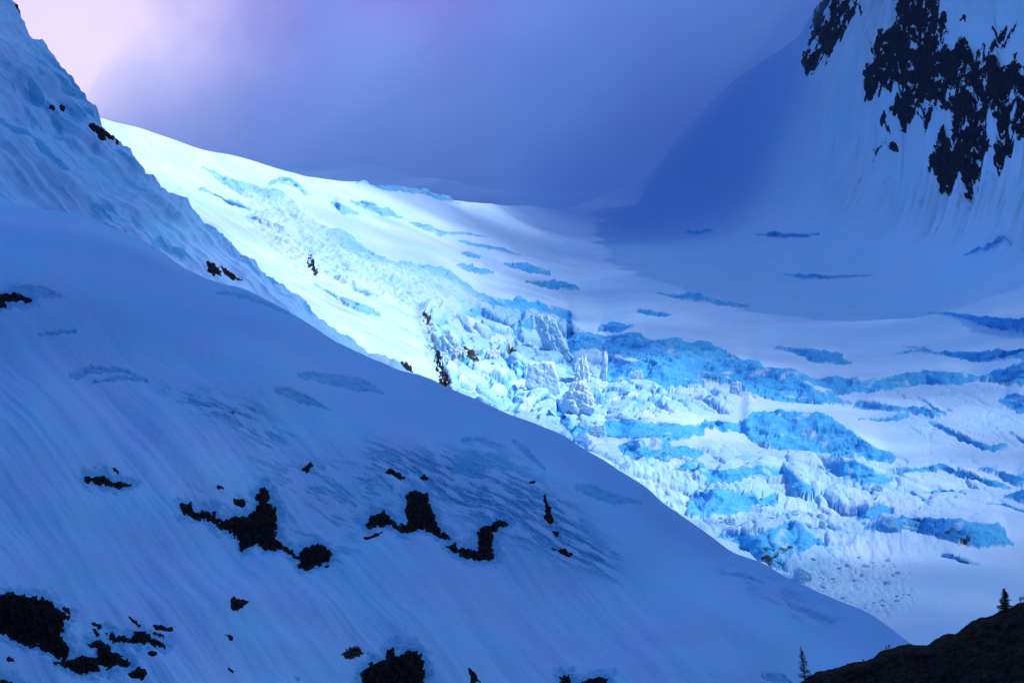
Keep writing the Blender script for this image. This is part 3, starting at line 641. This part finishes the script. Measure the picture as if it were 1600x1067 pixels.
for i, (pts, o, lab) in enumerate([
  ([(50,115),(75,118),(120,130),(130,185),(105,185),(90,155),(60,135)], 0, 'dark rock on the upper left ridge, left one of the pair above the glacier corner'),
  ([(110,120),(140,140),(168,165),(165,183),(130,165),(112,140)], 0, 'dark slanting rock on the upper left ridge right beside its twin'),
  ([(180,170),(192,180),(190,195),(180,188)], 0, 'tiny rock right of the slanting pair on the upper left ridge'),
  ([(598,750),(625,762),(660,790),(665,808),(630,798),(610,775)], 0, 'left one of two dark rocks where the ridge meets the smooth slope'),
  ([(660,765),(720,795),(757,832),(720,822),(680,800)], 0, 'right one of two dark rocks where the ridge meets the smooth slope'),
  ([(50,50),(75,55),(108,100),(105,112),(80,80)], 1, 'black rock streak on the ridge crest in the top left corner'),
  ([(15,-10),(45,0),(52,22),(35,18)], 1, 'topmost small rock on the ridge crest in the top left corner'),
  ([(238,480),(250,485),(255,495),(242,492)], 1, 'tiny left dot of rock in the middle of the upper ridge'),
  ([(280,483),(300,490),(300,505),(285,495)], 1, 'tiny right dot of rock in the middle of the upper ridge')]):
    poly = PX(pts, 120, 160, 2.963) if o == 0 else PX(pts, 0, 0, 2.963)
    outcrop('rock_outcrop', poly, Rg, lab, group=GU, mpp=0.4, thick=2.5, rag=2.5, seed=500+i*5, nscale=5, step=0.6, grow=0.8)
GG = 'rocks bare at the edge of the glacier'
for i, (poly, lab, mt) in enumerate([
  (PX([(232,340),(250,350),(272,400),(305,450),(320,500),(318,530),(285,495),(262,450),(240,400)], 600, 440, 2.963), 'long dark rock rib at the foot of the sunlit snow nose', M_rock),
  (PX([(55,365),(75,368),(112,373),(132,400),(138,428),(120,430),(100,400),(75,388)], 600, 440, 2.963), 'dark rock at the base of the sunlit snow nose, left of the long rib', M_rock),
  (PX([(1430,128),(1448,125),(1445,150),(1462,175),(1472,200),(1458,205),(1445,185),(1425,165)], 0, 360, 2.963), 'small black rock gap in the white ice of the sunlit flank', M_rock),
  (PX([(180,160),(200,175),(222,200),(210,208),(190,200),(178,185)], 600, 440, 2.963), 'small brown rock wedged in the icefall right of the snow nose', M_rockbr),
  (PX([(555,300),(570,285),(590,295),(580,310),(610,325),(605,335),(585,330),(570,325)], 600, 440, 2.963), 'brown speckled rubble patch in the middle of the icefall', M_rockbr),
  (PX([(375,330),(410,345),(435,380),(430,395),(400,385),(380,360)], 600, 440, 2.963), 'brown rock band among the dirty ice blocks of the icefall', M_rockbr)]):
    outcrop('rock_outcrop', poly, G, lab, group=GG, mat=mt, mpp=0.6, thick=4, rag=4, seed=560+i*5, nscale=5, step=0.7, grow=0.8, hole=0.0 if mt is M_rockbr else 0.2)
# the mountain's buttresses, streaked with snow
Z4 = lambda pts: PX(pts, 1350, 0, 3.44)
Z3 = lambda pts: PX(pts, 1060, 0, 2.963)
GB = 'dark rock buttresses on the mountain'
for i, (poly, lab, hole, thick, cat) in enumerate([
  (Z4([(210,-300),(520,-300),(410,0),(380,90),(440,130),(430,200),(420,240),(450,300),(450,450),(440,570),(480,600),(455,610),(410,590),(380,600),(330,650),(310,560),(255,665),(200,640),(160,590),(190,520),(200,450),(110,490),(70,535),(15,510),(10,400),(40,290),(70,210),(130,180),(160,120),(190,0)]), 'tall dark rock buttress streaked with snow, left one on the mountain, reaching the top edge', 0.17, 26, 'rock buttress'),
  (Z4([(445,300),(530,280),(560,310),(640,280),(660,340),(780,340),(815,325),(825,380),(800,460),(800,560),(780,670),(740,695),(710,640),(690,590),(640,600),(650,740),(600,770),(560,790),(520,820),(500,840),(480,720),(500,600),(470,520),(450,450)]), 'broad snow-speckled dark rock face in the middle of the mountain', 0.17, 22, 'rock buttress'),
  (Z4([(430,745),(500,815),(560,785),(650,742),(672,820),(610,855),(590,900),(580,960),(610,1020),(560,1030),(545,985),(500,1000),(465,1048),(430,1020),(380,960),(360,910),(400,830)]), 'low dark rock prow, lowest of the mountain rocks', 0.30, 20, 'rock buttress'),
  (Z4([(745,710),(790,760),(785,840),(740,870),(712,910),(715,830)]), 'narrow dark rock wedge right of the low prow', 0.28, 12, 'rock buttress'),
  (Z4([(830,410),(860,400),(1000,360),(1200,380),(1200,750),(960,730),(860,765),(815,755),(815,650),(830,560)]), 'dark rock face cut by the right edge of the picture', 0.25, 20, 'rock buttress'),
  (Z4([(640,325),(690,275),(740,222),(800,140),(822,112),(808,150),(750,245),(690,300),(655,330)]), 'thin slanting rock rib across the snow above the broad rock face', 0.12, 7, 'rock rib'),
  (Z4([(690,210),(730,150),(770,135),(760,170),(720,222)]), 'small rock patch beside the thin slanting rib', 0.1, 6, 'rock patch'),
  (Z4([(515,185),(535,150),(550,143),(545,165),(525,185)]), 'tiny rock patch alone on the upper mountain snow', 0.2, 5, 'rock patch'),
  (Z3([(700,-150),(880,-150),(830,0),(832,50),(790,90),(745,165),(700,240),(650,290),(600,330),(585,290),(620,180),(640,60),(680,0)]), 'hazy dark rock rib farther back, left of the tall buttress', 0.2, 24, 'rock buttress'),
  (Z3([(938,556),(960,552),(965,590),(985,615),(960,605),(945,595)]), 'tiny rock below the left buttress', 0.3, 5, 'rock patch'),
  (Z3([(903,722),(925,700),(955,692),(948,704),(920,730)]), 'small slanted rock ledge low on the mountain snow, left of two', 0.4, 5, 'rock patch'),
  (Z3([(970,690),(1000,680),(1025,690),(1015,705),(990,722),(978,710)]), 'small speckled rock low on the mountain snow, right of two', 0.15, 5, 'rock patch')]):
    outcrop('rock_buttress' if thick > 10 else 'rock_patch', poly, G, lab, cat=cat, group=GB, mat=M_rockfar, mpp=0.85, thick=thick, rag=8 if thick > 10 else 3, seed=620+i*11, hole=hole, str_dir=-66, nscale=9, step=0.8, grow=3.0 if thick > 10 else 1.0)

# ------------------------------------------------------------------ seracs and blocks of ice
def hull_mesh(seed, nplanes=16, res=22, squash=(1, 1, 1), soft_=0.0, rough=0.05, flat_top=False):
    rs = np.random.RandomState(seed)
    bm = bmesh.new(); bmesh.ops.create_icosphere(bm, subdivisions=6 if res > 14 else 3, radius=1)
    V = np.array([v.co[:] for v in bm.verts]); F = np.array([[v.index for v in f.verts] for f in bm.faces]); bm.free()
    pn = rs.normal(size=(nplanes, 3)); pn /= np.linalg.norm(pn, axis=1)[:, None]; pd = rs.uniform(0.62, 1.0, nplanes)
    pn = np.vstack([pn, [[0, 0, 1], [0, -1, 0.1], [1, 0, 0.15], [-1, 0, 0.1]]]); pd = np.r_[pd, 0.8, 0.75, 0.8, 0.8]
    d = V@pn.T; r = np.where(d > 0.05, pd[None]/np.maximum(d, 0.05), 9).min(1); r = np.minimum(r, 1.35)
    V = V*r[:, None]
    V = V+V/np.linalg.norm(V, axis=1)[:, None]*(rough*fbm(V[:, 0]*3, V[:, 1]*3, V[:, 2]*3, oct=4, seed=seed, gain=0.6))[:, None]*2
    return V*np.array(squash), F
def ice_attr(V, F, amt):
    nz_ = V[:, 2]/(np.abs(V[:, 2]).max()+1e-6)
    return np.clip(amt*(0.9-0.9*np.clip(nz_*1.3-0.3, 0, 1))+0.25*fbm(V[:, 0]*2, V[:, 1]*2, V[:, 2]*2, oct=3, seed=4), 0, 1)
SER = 'ice towers and blocks standing in the icefall'
def serac(name, u0, u1, vt, vb, seed, label, amt=0.5, depth=1.0, lean=0, cat='ice block', rough=0.06, npl=14, rel=G, dd=0, taper=0.15):
    u, vm = (u0+u1)/2, vb
    Pf, Nf = rel.at(np.array(u), np.array(float(vm)))
    D = float(Pf[1]*CP+Pf[2]*SP); m = K*D
    wid = (u1-u0)*m/2*1.08; hh = (vb-vt)*m
    V, F = hull_mesh(seed, npl, rough=rough)
    V = V*np.array([wid, wid*depth, hh*0.62])
    zz = V[:, 2]/(hh*0.62); V[:, :2] *= (1-taper*np.clip(zz*0.5+0.4, 0, 1))[:, None]
    V += 0.03*wid*np.stack([fbm(V[:, 0]/wid*2.2+k*9, V[:, 1]/wid*2.2, V[:, 2]/wid*1.6, oct=5, seed=seed+k, gain=0.5) for k in range(3)], -1)
    V[:, 0] += lean*V[:, 2]
    at = {'ice': ice_attr(V/np.array([wid, wid, hh]), F, amt), 'dirt_shade': np.zeros(len(V))}
    o = mesh_obj(name, V, F, M_iceblk, attrs=at)
    o.location = (Pf[0], Pf[1]+wid*depth*0.5+dd, Pf[2]+hh*0.42)
    tag(o, label, cat, SER); return o
serac('serac', 936, 952, 535, 592, 12, 'thin upright ice spire rising above the white block in the icefall centre', 0.25, 0.9, 0.12, 'serac', 0.14, 24, taper=0.55)
serac('serac', 817, 877, 566, 622, 21, 'big white-topped square ice block in the middle of the icefall', 0.35, 0.9, 0, 'serac', 0.03, 8)
serac('serac', 866, 938, 592, 655, 32, 'largest white rough ice mass below the thin spire', 0.10, 0.7, 0, 'serac', 0.10, 30, taper=0.5)
serac('serac', 893, 926, 548, 606, 35, 'pointed pale ice tower just left of the thin spire', 0.25, 0.7, 0, 'serac', 0.16, 22, taper=0.6)
serac('serac', 838, 884, 497, 560, 43, 'leaning blue ice tower under the upper ice cliff', 0.5, 0.8, -0.3, 'serac', 0.12, 22, taper=0.3)
serac('serac', 809, 838, 514, 546, 57, 'round blue ice block left of the leaning tower', 0.6, 0.8, 0, 'serac', 0.12, 20)
serac('serac', 1136, 1162, 590, 624, 64, 'small pale ice fin standing before the smooth blue wall at right', 0.4, 0.6, 0, 'serac', 0.05)
serac('serac', 674, 722, 500, 550, 71, 'blue-sided ice block beside the sunlit snow nose', 0.5, 0.8, 0.1, 'serac', 0.12, 20, taper=0.4)
serac('serac', 752, 782, 535, 580, 77, 'slanting white ice slab left of the square block', 0.35, 0.7, 0.2, 'serac', 0.06)
serac('ice_block', 1238, 1272, 884, 908, 83, 'rounded blue boulder of ice on the debris below the cave wall', 0.55, 0.8)
serac('ice_block', 1128, 1153, 811, 823, 85, 'oval blue ice block on the bright debris shelf', 0.7, 0.8)
serac('ice_block', 1279, 1292, 813, 829, 87, 'upright blue ice block, left of a pair on the avalanche fan', 0.7, 0.7)
serac('ice_block', 1294, 1306, 812, 824, 89, 'slanting blue ice block, right of a pair on the avalanche fan', 0.7, 0.7, -0.4)
serac('ice_block', 1254, 1270, 816, 826, 91, 'low blue ice block left of the pair on the avalanche fan', 0.7, 0.8)
serac('ice_block', 1202, 1212, 809, 817, 93, 'small triangular ice block on the shelf left of the fan', 0.7, 0.8)
serac('ice_block', 1361, 1381, 752, 764, 95, 'blue ice block at the foot of the rough wall on the right', 0.65, 0.8)
serac('ice_block', 982, 1006, 590, 606, 97, 'pale ice block at the foot of the long ice wall', 0.3, 0.8)
serac('ice_block', 918, 952, 668, 692, 99, 'smooth blue rounded ice block above the shaded slope edge', 0.6, 0.7)
serac('ice_block', 690, 706, 528, 546, 103, 'small dirty-edged ice block in the icefall beside the snow nose', 0.4, 0.8)
# loose blocks of fallen ice, each a copy of one of six
protos = []
for k in range(6):
    V_, F_ = hull_mesh(900+k, 12, 10, rough=0.05)
    me = mesh_obj('ice_block', V_, F_, M_iceblk, attrs={'ice': ice_attr(V_, F_, 0.35+0.06*k), 'dirt_shade': np.zeros(len(V_))}, smooth=False)
    protos.append(me.data); bpy.data.objects.remove(me)
rs = random.Random(5)
def scatter(n, poly, smin, smax, label, group):
    xs = [p[0] for p in poly]; ys = [p[1] for p in poly]; k = 0
    while k < n:
        u = rs.uniform(min(xs), max(xs)); v = rs.uniform(min(ys), max(ys))
        if float(poly_sd(np.array([u]), np.array([v]), poly)[0]) < 0: continue
        Pf, Nf = G.at(np.array(u), np.array(v)); s = smin+(smax-smin)*rs.random()**3
        m = K*float(np.linalg.norm(Pf)); s *= m
        o = bpy.data.objects.new('ice_block', protos[rs.randrange(6)]); COL.objects.link(o)
        o.location = (Pf[0], Pf[1], Pf[2]+s*0.2); o.rotation_euler = (rs.uniform(-.3, .3), rs.uniform(-.3, .3), rs.uniform(0, 6.28))
        o.scale = (s*rs.uniform(.8, 1.5), s*rs.uniform(.8, 1.3), s*rs.uniform(.5, .9)); tag(o, label, 'ice block', group); k += 1
scatter(110, [(1225,915),(1250,885),(1330,872),(1430,885),(1425,930),(1380,975),(1330,955),(1270,930)], 0.8, 4.5, 'small chunk of fallen ice on the debris fan at the foot of the glacier', 'fallen ice chunks on the lowest debris fan')
scatter(70, [(950,600),(1100,606),(1130,625),(1050,640),(1010,655),(940,645)], 0.8, 6, 'small chunk of ice in the white rubble below the long ice wall', 'ice chunks in the rubble below the long wall')
scatter(50, [(1110,810),(1200,795),(1300,800),(1330,830),(1290,830),(1120,835)], 0.8, 5, 'small chunk of ice on the bright shelf above the cave wall', 'ice chunks on the bright debris shelf')
scatter(40, [(690,545),(780,560),(820,620),(850,660),(900,670),(840,655),(760,620)], 1.0, 6, 'small chunk of broken ice in the dirty icefall beside the slope edge', 'ice chunks in the dirty icefall')

# ------------------------------------------------------------------ FOREGROUND RIDGE with trees
fg_top = curve([(1150,1120),(1200,1090)]+PX([(120,703),(180,660),(240,630),(320,613),(400,590),(470,565),(560,555),(620,525),(660,490),(720,475),(780,455),(830,445),(900,452),(980,440),(1030,405),(1080,382),(1160,370),(1200,335),(1260,295),(1340,265),(1380,262),(1430,235),(1500,210),(1560,175),(1600,165)], 1220, 900, 4.21)+[(1660,925),(1760,880),(1850,850)])
Fg = Relief(np.arange(1150, 1850, 1.0), lambda u: np.full(len(u), 1180.), fg_top, 260, lambda U, V: 455-0.42*(V-fg_top(U))-0.02*(U-1400))
X, Y, Z = Fg.P[..., 0], Fg.P[..., 1], Fg.P[..., 2]
q = Fg.V-Fg.vt[None]
hh = 1.6*fbm(X/9, Y/9, Z/9, oct=5, seed=300, gain=0.55)+0.5*fbm(X/2, Y/2, Z/2, oct=3, seed=301, ridged=True)
hh = hh*sstep(0, 25, q)+0.16*fbm(X/0.9, Y/0.9, oct=3, seed=302)
Fg.finish(); Fg.P = Fg.P+Fg.N*hh[..., None]; Fg.finish(); Fg.behind(14, 60, 50)
ridge = mesh_obj('hill', Fg.P2, grid_faces(Fg.nr2, len(Fg.us)), M_ridge)
tag(ridge, 'dark rocky heath hillside in the lower right corner', kind='structure')

def leaf_material(name, a, b_):
    m = new_mat(name); nt = m.node_tree; L = nt.links.new
    out = NN(nt, 'ShaderNodeOutputMaterial'); b = NN(nt, 'ShaderNodeBsdfPrincipled'); L(b.outputs[0], out.inputs[0]); b.inputs['Roughness'].default_value = 0.8
    co = NN(nt, 'ShaderNodeTexCoord'); n = NN(nt, 'ShaderNodeTexNoise'); n.inputs['Scale'].default_value = 3; L(co.outputs['Object'], n.inputs['Vector'])
    x = NN(nt, 'ShaderNodeMix', data_type='RGBA'); L(n.outputs[0], x.inputs[0]); x.inputs[6].default_value = a+(1,); x.inputs[7].default_value = b_+(1,); L(x.outputs[2], b.inputs['Base Color'])
    return m
M_need = leaf_material('spruce_needles', (0.006, 0.016, 0.010), (0.016, 0.032, 0.018))
M_red = leaf_material('reddish_needles', (0.030, 0.016, 0.014), (0.016, 0.022, 0.014))
M_bark = leaf_material('bark', (0.02, 0.014, 0.011), (0.04, 0.03, 0.024))
def tube(pts, rad, n=6):
    V = []; F = []
    for i, (p, r) in enumerate(zip(pts, rad)):
        d = Vector(pts[min(i+1, len(pts)-1)])-Vector(pts[max(i-1, 0)]); d.normalize()
        a = d.orthogonal().normalized(); b = d.cross(a)
        for k in range(n):
            t = 2*math.pi*k/n; V.append(Vector(p)+a*math.cos(t)*r+b*math.sin(t)*r)
        if i:
            for k in range(n): F.append(((i-1)*n+k, (i-1)*n+(k+1) % n, i*n+(k+1) % n, i*n+k))
    return [tuple(v) for v in V], F
def join(parts):
    V = []; F = []
    for v, f in parts:
        o = len(V); V += v; F += [tuple(i+o for i in q) for q in f]
    return np.array(V), np.array(F)
def conifer(name, base, H, wid, nbr, density, mat, label, seed, lean=0.0, gaps=0.0):
    rs = random.Random(seed)
    e = bpy.data.objects.new(name, None); COL.objects.link(e); e.location = base; tag(e, label, 'tree')
    tp = [(lean*H*(i/8)**1.5+0.02*H*math.sin(i*1.7)*0.3, 0, H*i/8-0.3) for i in range(9)]
    trunk = [tube(tp, [0.03*H*(1-i/8.4)*0.5+0.008 for i in range(9)])]
    leaves = []
    for b in range(nbr):
        t = 0.06+0.94*(b/nbr); z = H*t
        if rs.random() < gaps: continue
        ln = wid*(1-t)**0.8*rs.uniform(0.55, 1.1)+0.05*wid; az = rs.uniform(0, 6.28)
        c = Vector((lean*H*t**1.5, 0, z)); dr = Vector((math.cos(az), math.sin(az), rs.uniform(-0.25, 0.3)))
        end = c+dr*ln; mid = c+dr*ln*0.5+Vector((0, 0, -0.06*ln))
        trunk.append(tube([tuple(c), tuple(mid), tuple(end)], [0.016, 0.010, 0.004], 4))
        for k in range(int(density*ln/wid*14)+4):
            s = rs.random()**0.7; p = c.lerp(end, s)+Vector((rs.gauss(0, 1), rs.gauss(0, 1), rs.gauss(0, 0.8)))*0.05*wid*1.3
            w_ = rs.uniform(0.03, 0.075)*wid*1.5; d1 = Vector((rs.gauss(0, 1), rs.gauss(0, 1), rs.gauss(0, .5))).normalized(); d2 = d1.orthogonal().normalized()
            q = [p-d1*w_, p-d2*w_*0.4, p+d1*w_, p+d2*w_*0.4]
            leaves.append(([tuple(x) for x in q], [(0, 1, 2, 3)]))
    V, F = join(trunk); mesh_obj('trunk', V, F, M_bark, parent=e)
    V, F = join(leaves); mesh_obj('crown', V, F, mat, parent=e, smooth=False)
    return e
def onridge(u, v): return tuple(Fg.at(np.array(float(u)), np.array(float(v)))[0])
m = K*455
conifer('spruce_tree', onridge(1571, 957), 37*m, 14*m, 130, 4.0, M_need, 'small dense dark spruce on the crest of the rocky hillside at the right', 3)
conifer('spruce_tree', onridge(1257, 1063), 53*m, 12.5*m, 110, 2.6, M_red, 'tall thin sparse reddish tree at the lower left end of the rocky hillside', 9, lean=-0.09, gaps=0.22)
def shrub(base, H, label, seed):
    rs = random.Random(seed); e = bpy.data.objects.new('shrub', None); COL.objects.link(e); e.location = base; tag(e, label, 'shrub', 'shrubs on the crest of the hillside')
    st = []; lv = []
    for i in range(7):
        az = rs.uniform(0, 6.28); end = Vector((math.cos(az)*H*0.7*rs.random(), math.sin(az)*H*0.4, H*rs.uniform(0.5, 1)))
        st.append(tube([(0, 0, -0.2), tuple(end*0.5+Vector((0.03, 0, 0))), tuple(end)], [0.02, 0.014, 0.006], 4))
        for k in range(16):
            p = end*rs.uniform(0.45, 1.05)+Vector((rs.gauss(0, .08), rs.gauss(0, .08), rs.gauss(0, .08)))*H
            w_ = rs.uniform(0.04, 0.09)*H; d1 = Vector((rs.gauss(0, 1), rs.gauss(0, 1), rs.gauss(0, 1))).normalized(); d2 = d1.orthogonal().normalized()
            lv.append(([tuple(p-d1*w_), tuple(p-d2*w_*.6), tuple(p+d1*w_), tuple(p+d2*w_*.6)], [(0, 1, 2, 3)]))
    V, F = join(st); mesh_obj('stem', V, F, M_bark, parent=e)
    V, F = join(lv); mesh_obj('foliage', V, F, M_red, parent=e, smooth=False)
shrub(onridge(1384, 1015), 7*m, 'two-pronged twiggy shrub in the middle of the hillside crest', 1)
shrub(onridge(1389, 1014), 8*m, 'taller twiggy shrub close right of the two-pronged one', 6)
shrub(onridge(1349, 1036), 8*m, 'low bushy shrub on the hillside crest left of the twiggy pair', 2)
shrub(onridge(1594, 941), 11*m, 'shrub at the right edge beside the dense spruce', 4)
shrub(onridge(1601, 938), 11*m, 'shrub rising past the right edge of the hillside crest', 5)
shrub(onridge(1268, 1060), 9*m, 'shrub at the foot of the tall thin tree', 7)

# ------------------------------------------------------------------ cloud deck high to the right, unseen, its thickness shaped to place sun and shade
ZD = 2850.
def todeck(P): t = (ZD-P[..., 2])/SUN[2]; return P[..., 0]+SUN[0]*t, P[..., 1]+SUN[1]*t
CT = []   # (relief, u, v, optical depth)
def ct(rel, tau, *uv):
    for u, v in uv: CT.append((rel, u, v, tau))
ct(T, 3.1, (0,400),(200,400),(0,330),(150,370)); ct(T, 4.0, (400,480),(600,590),(800,670),(1000,780),(1200,900),(1400,1000),(300,560)); ct(T, 3.0, (0,700),(300,700),(600,800),(900,900),(1100,1050)); ct(T, 3.0, (0,1040),(0,900)); ct(T, 2.4, (300,1000),(500,1030),(150,850),(430,930)); ct(T, 2.9, (700,1000),(450,720),(640,830))
ct(Rg, 2.7, (0,60),(60,120)); ct(Rg, 3.2, (60,220),(120,300),(250,350),(0,280)); ct(Rg, 2.0, (130,170),(330,380),(180,240)); ct(Rg, 0.5, (600,556),(560,535),(450,440),(500,480),(400,400)); ct(Rg, 1.2, (350,370),(540,540))
ct(Fg, 4, (1300,1060),(1500,1000),(1600,960))
ct(G, 0.2, (190,200),(250,240),(320,270),(420,270),(520,290),(640,560),(700,590),(860,590),(900,620),(920,650),(620,470),(550,440)); ct(G, 0.5, (400,300),(480,330),(560,330),(600,400),(680,430),(700,480),(760,540),(600,360),(450,350))
ct(G, 0.1, (760,600),(960,610),(960,580),(1000,620),(740,317),(800,324))
ct(G, 0.45, (620,330),(800,520),(1060,630),(1120,630),(1080,760),(1130,770),(1000,740),(1200,800),(1280,790),(680,355))
ct(G, 0.65, (1020,570),(1200,640),(1150,690),(1020,690),(1250,740),(1350,770),(1200,850),(1450,745),(1330,850),(850,500),(700,385),(740,430))
ct(G, 1.1, (880,510),(1250,610),(1400,640),(1500,700),(1450,800),(1550,780),(1380,700),(1180,590),(820,470),(760,395))
ct(G, 1.9, (1600,700),(1600,800),(1550,880),(760,350),(800,420),(860,470),(940,500),(1300,920),(1400,890),(1060,545))
ct(G, 3.6, (910,335),(925,365),(945,395),(980,350)); ct(G, 2.6, (840,350),(800,370),(880,440),(950,470),(1060,520),(900,340))
ct(G, 2.8, (900,370),(1000,400),(1000,340),(1100,480),(1200,540),(1300,560),(1350,590),(1400,970)); ct(G, 1.8, (1500,600),(1450,560),(1600,600))
ct(G, 4, (1050,400),(1150,400),(1250,450),(1350,400)); ct(G, 2.8, (1500,450),(1600,500)); ct(G, 1.4, (1200,300),(1100,280),(1160,180),(1130,330)); ct(G, 3.4, (1350,200),(1500,300),(1600,200),(1450,50),(1600,0),(1300,60),(1400,300))
ct(S, 0.5, (620,290),(700,300)); ct(S, 1.2, (560,275),(780,310)); ct(S, 2.2, (450,256),(880,318))
pts = []
for rel, u, v, tau in CT:
    p, _ = rel.at(np.array(float(u)), np.array(float(v))); x, y = todeck(p); pts.append((float(x), float(y), tau))
for X_ in range(-1100, 800, 150):
    t_ = float(np.interp(X_, [-1100, -800, -600, -400, -200, 0, 300, 600], [0.5, 0.5, 0.45, 0.4, 0.3, 0.2, 0.2, 0.4]))
    for Y_, Z_ in ((4550, 1350), (4900, 1600), (5300, 1300), (5300, 1900), (4600, 1900)):
        x, y = todeck(np.array([X_, Y_, Z_], float)); pts.append((float(x), float(y), t_))
pts = np.array(pts)
print('deck extents', pts[:, :2].min(0), pts[:, :2].max(0))
gx = np.arange(pts[:, 0].min()-700, pts[:, 0].max()+700, 22.); gy = np.arange(pts[:, 1].min()-700, pts[:, 1].max()+900, 22.)
GX, GY = np.meshgrid(gx, gy); num = np.zeros_like(GX); den = np.zeros_like(GX)
for x, y, t in pts:
    d2 = (GX-x)**2+(GY-y)**2; w_ = 1/(d2+40**2)**2; num += w_*t; den += w_
tau = num/den
for _ in range(28):
    q_ = np.pad(tau, 1, mode='edge'); tau = (q_[:-2, 1:-1]+q_[2:, 1:-1]+q_[1:-1, :-2]+q_[1:-1, 2:]+2*tau)/6
tau = tau*(1+0.35*fbm(GX/120, GY/120, oct=3, seed=700))
sig = 0.02; th = np.clip(tau, 0.01, 6)*SUN[2]/sig
puff = 18*fbm(GX/300, GY/300, oct=3, seed=701)
top = ZD+puff+th*0.5; bot = ZD+puff-th*0.5
nr, nc = GX.shape; I = np.arange(nr*nc).reshape(nr, nc)
V1 = np.stack([GX, GY, top], -1).reshape(-1, 3); V2 = np.stack([GX, GY, bot], -1).reshape(-1, 3)
F1 = grid_faces(nr, nc); F2 = F1[:, ::-1]+nr*nc
ring = np.r_[I[0, :], I[1:, -1], I[-1, -2::-1], I[-2:0:-1, 0]]; nx = np.roll(ring, -1)
F3 = np.stack([nx, ring, ring+nr*nc, nx+nr*nc], -1)
mc = new_mat('shade_cloud_vapour'); o_ = NN(mc.node_tree, 'ShaderNodeOutputMaterial'); pv = NN(mc.node_tree, 'ShaderNodeVolumePrincipled')
pv.inputs['Color'].default_value = (0.55, 0.75, 1, 1); pv.inputs['Density'].default_value = sig; pv.inputs['Anisotropy'].default_value = 0.3
mc.node_tree.links.new(pv.outputs[0], o_.inputs['Volume'])
shade_deck = mesh_obj('cloud', np.vstack([V1, V2]), np.vstack([F1, F2, F3]), mc); tag(shade_deck, 'unseen cloud layer shaped to shade the valley, high over its right side', kind='structure')

# ------------------------------------------------------------------ fog bank lying against the head of the valley
fx = np.linspace(-1700, 1000, 90); fz = np.linspace(300, 2400, 60); FX, FZ = np.meshgrid(fx, fz)
FZ = 300+(FZ-300)/2100*(np.interp(FX, [-1700, -750, -300, 0, 200, 380, 600, 1000], [700, 1200, 1420, 1520, 1600, 1720, 1800, 1800])+90*fbm(FX/260, FX*0, oct=3, seed=715))
FY = 4360+np.clip(FX-100, 0, 1200)*0.75+np.clip(-FX-500, 0, 900)*0.5+200*fbm(FX/420, FZ/260, oct=4, seed=710)+0.12*np.clip(900-FZ, 0, 900)+0.10*np.clip(FZ-1100, 0, 900)
FY = FY-240*np.exp(-((FX-330)/230)**2)
BY = FY+1250+120*fbm(FX/500+7, FZ/400, oct=3, seed=711)
n_ = FX.size; I = np.arange(n_).reshape(FX.shape)
FF = grid_faces(*FX.shape); ring = np.r_[I[0, :], I[1:, -1], I[-1, -2::-1], I[-2:0:-1, 0]]; nx = np.roll(ring, -1)
mf = new_mat('fog_vapour'); o_ = NN(mf.node_tree, 'ShaderNodeOutputMaterial'); pv = NN(mf.node_tree, 'ShaderNodeVolumePrincipled')
pv.inputs['Color'].default_value = (0.34, 0.58, 1, 1); pv.inputs['Density'].default_value = 0.0023
mf.node_tree.links.new(pv.outputs[0], o_.inputs['Volume'])
fog = mesh_obj('fog_bank', np.vstack([np.stack([FX, FY, FZ], -1).reshape(-1, 3), np.stack([FX, BY, FZ], -1).reshape(-1, 3)]),
               np.vstack([FF, FF[:, ::-1]+n_, np.stack([nx, ring, ring+n_, nx+n_], -1)]), mf)
tag(fog, 'blue fog hiding the head of the valley', kind='stuff')

# ------------------------------------------------------------------ haze in the valley
mh = new_mat('haze_air'); o_ = NN(mh.node_tree, 'ShaderNodeOutputMaterial'); pv = NN(mh.node_tree, 'ShaderNodeVolumePrincipled')
pv.inputs['Color'].default_value = (0.25, 0.42, 1, 1); pv.inputs['Density'].default_value = 0.00001
mh.node_tree.links.new(pv.outputs[0], o_.inputs['Volume'])
allz = max(float(G.P2[..., 2].max()), float(Rg.P2[..., 2].max()), float(T.P2[..., 2].max()))
x0, x1, y0, y1, z0, z1 = -3000, 3000, -400, 6500, -900, 2600
bv = np.array([(x, y, z) for x in (x0, x1) for y in (y0, y1) for z in (z0, z1)], float)
bf = np.array([(0, 1, 3, 2), (4, 6, 7, 5), (0, 4, 5, 1), (2, 3, 7, 6), (0, 2, 6, 4), (1, 5, 7, 3)])
haze = mesh_obj('haze', bv, bf, mh, smooth=False); tag(haze, 'thin blue mountain haze', kind='stuff')
print('zmax', allz, 'verts', sum(len(o.data.vertices) for o in COL.objects if o.type == 'MESH'))
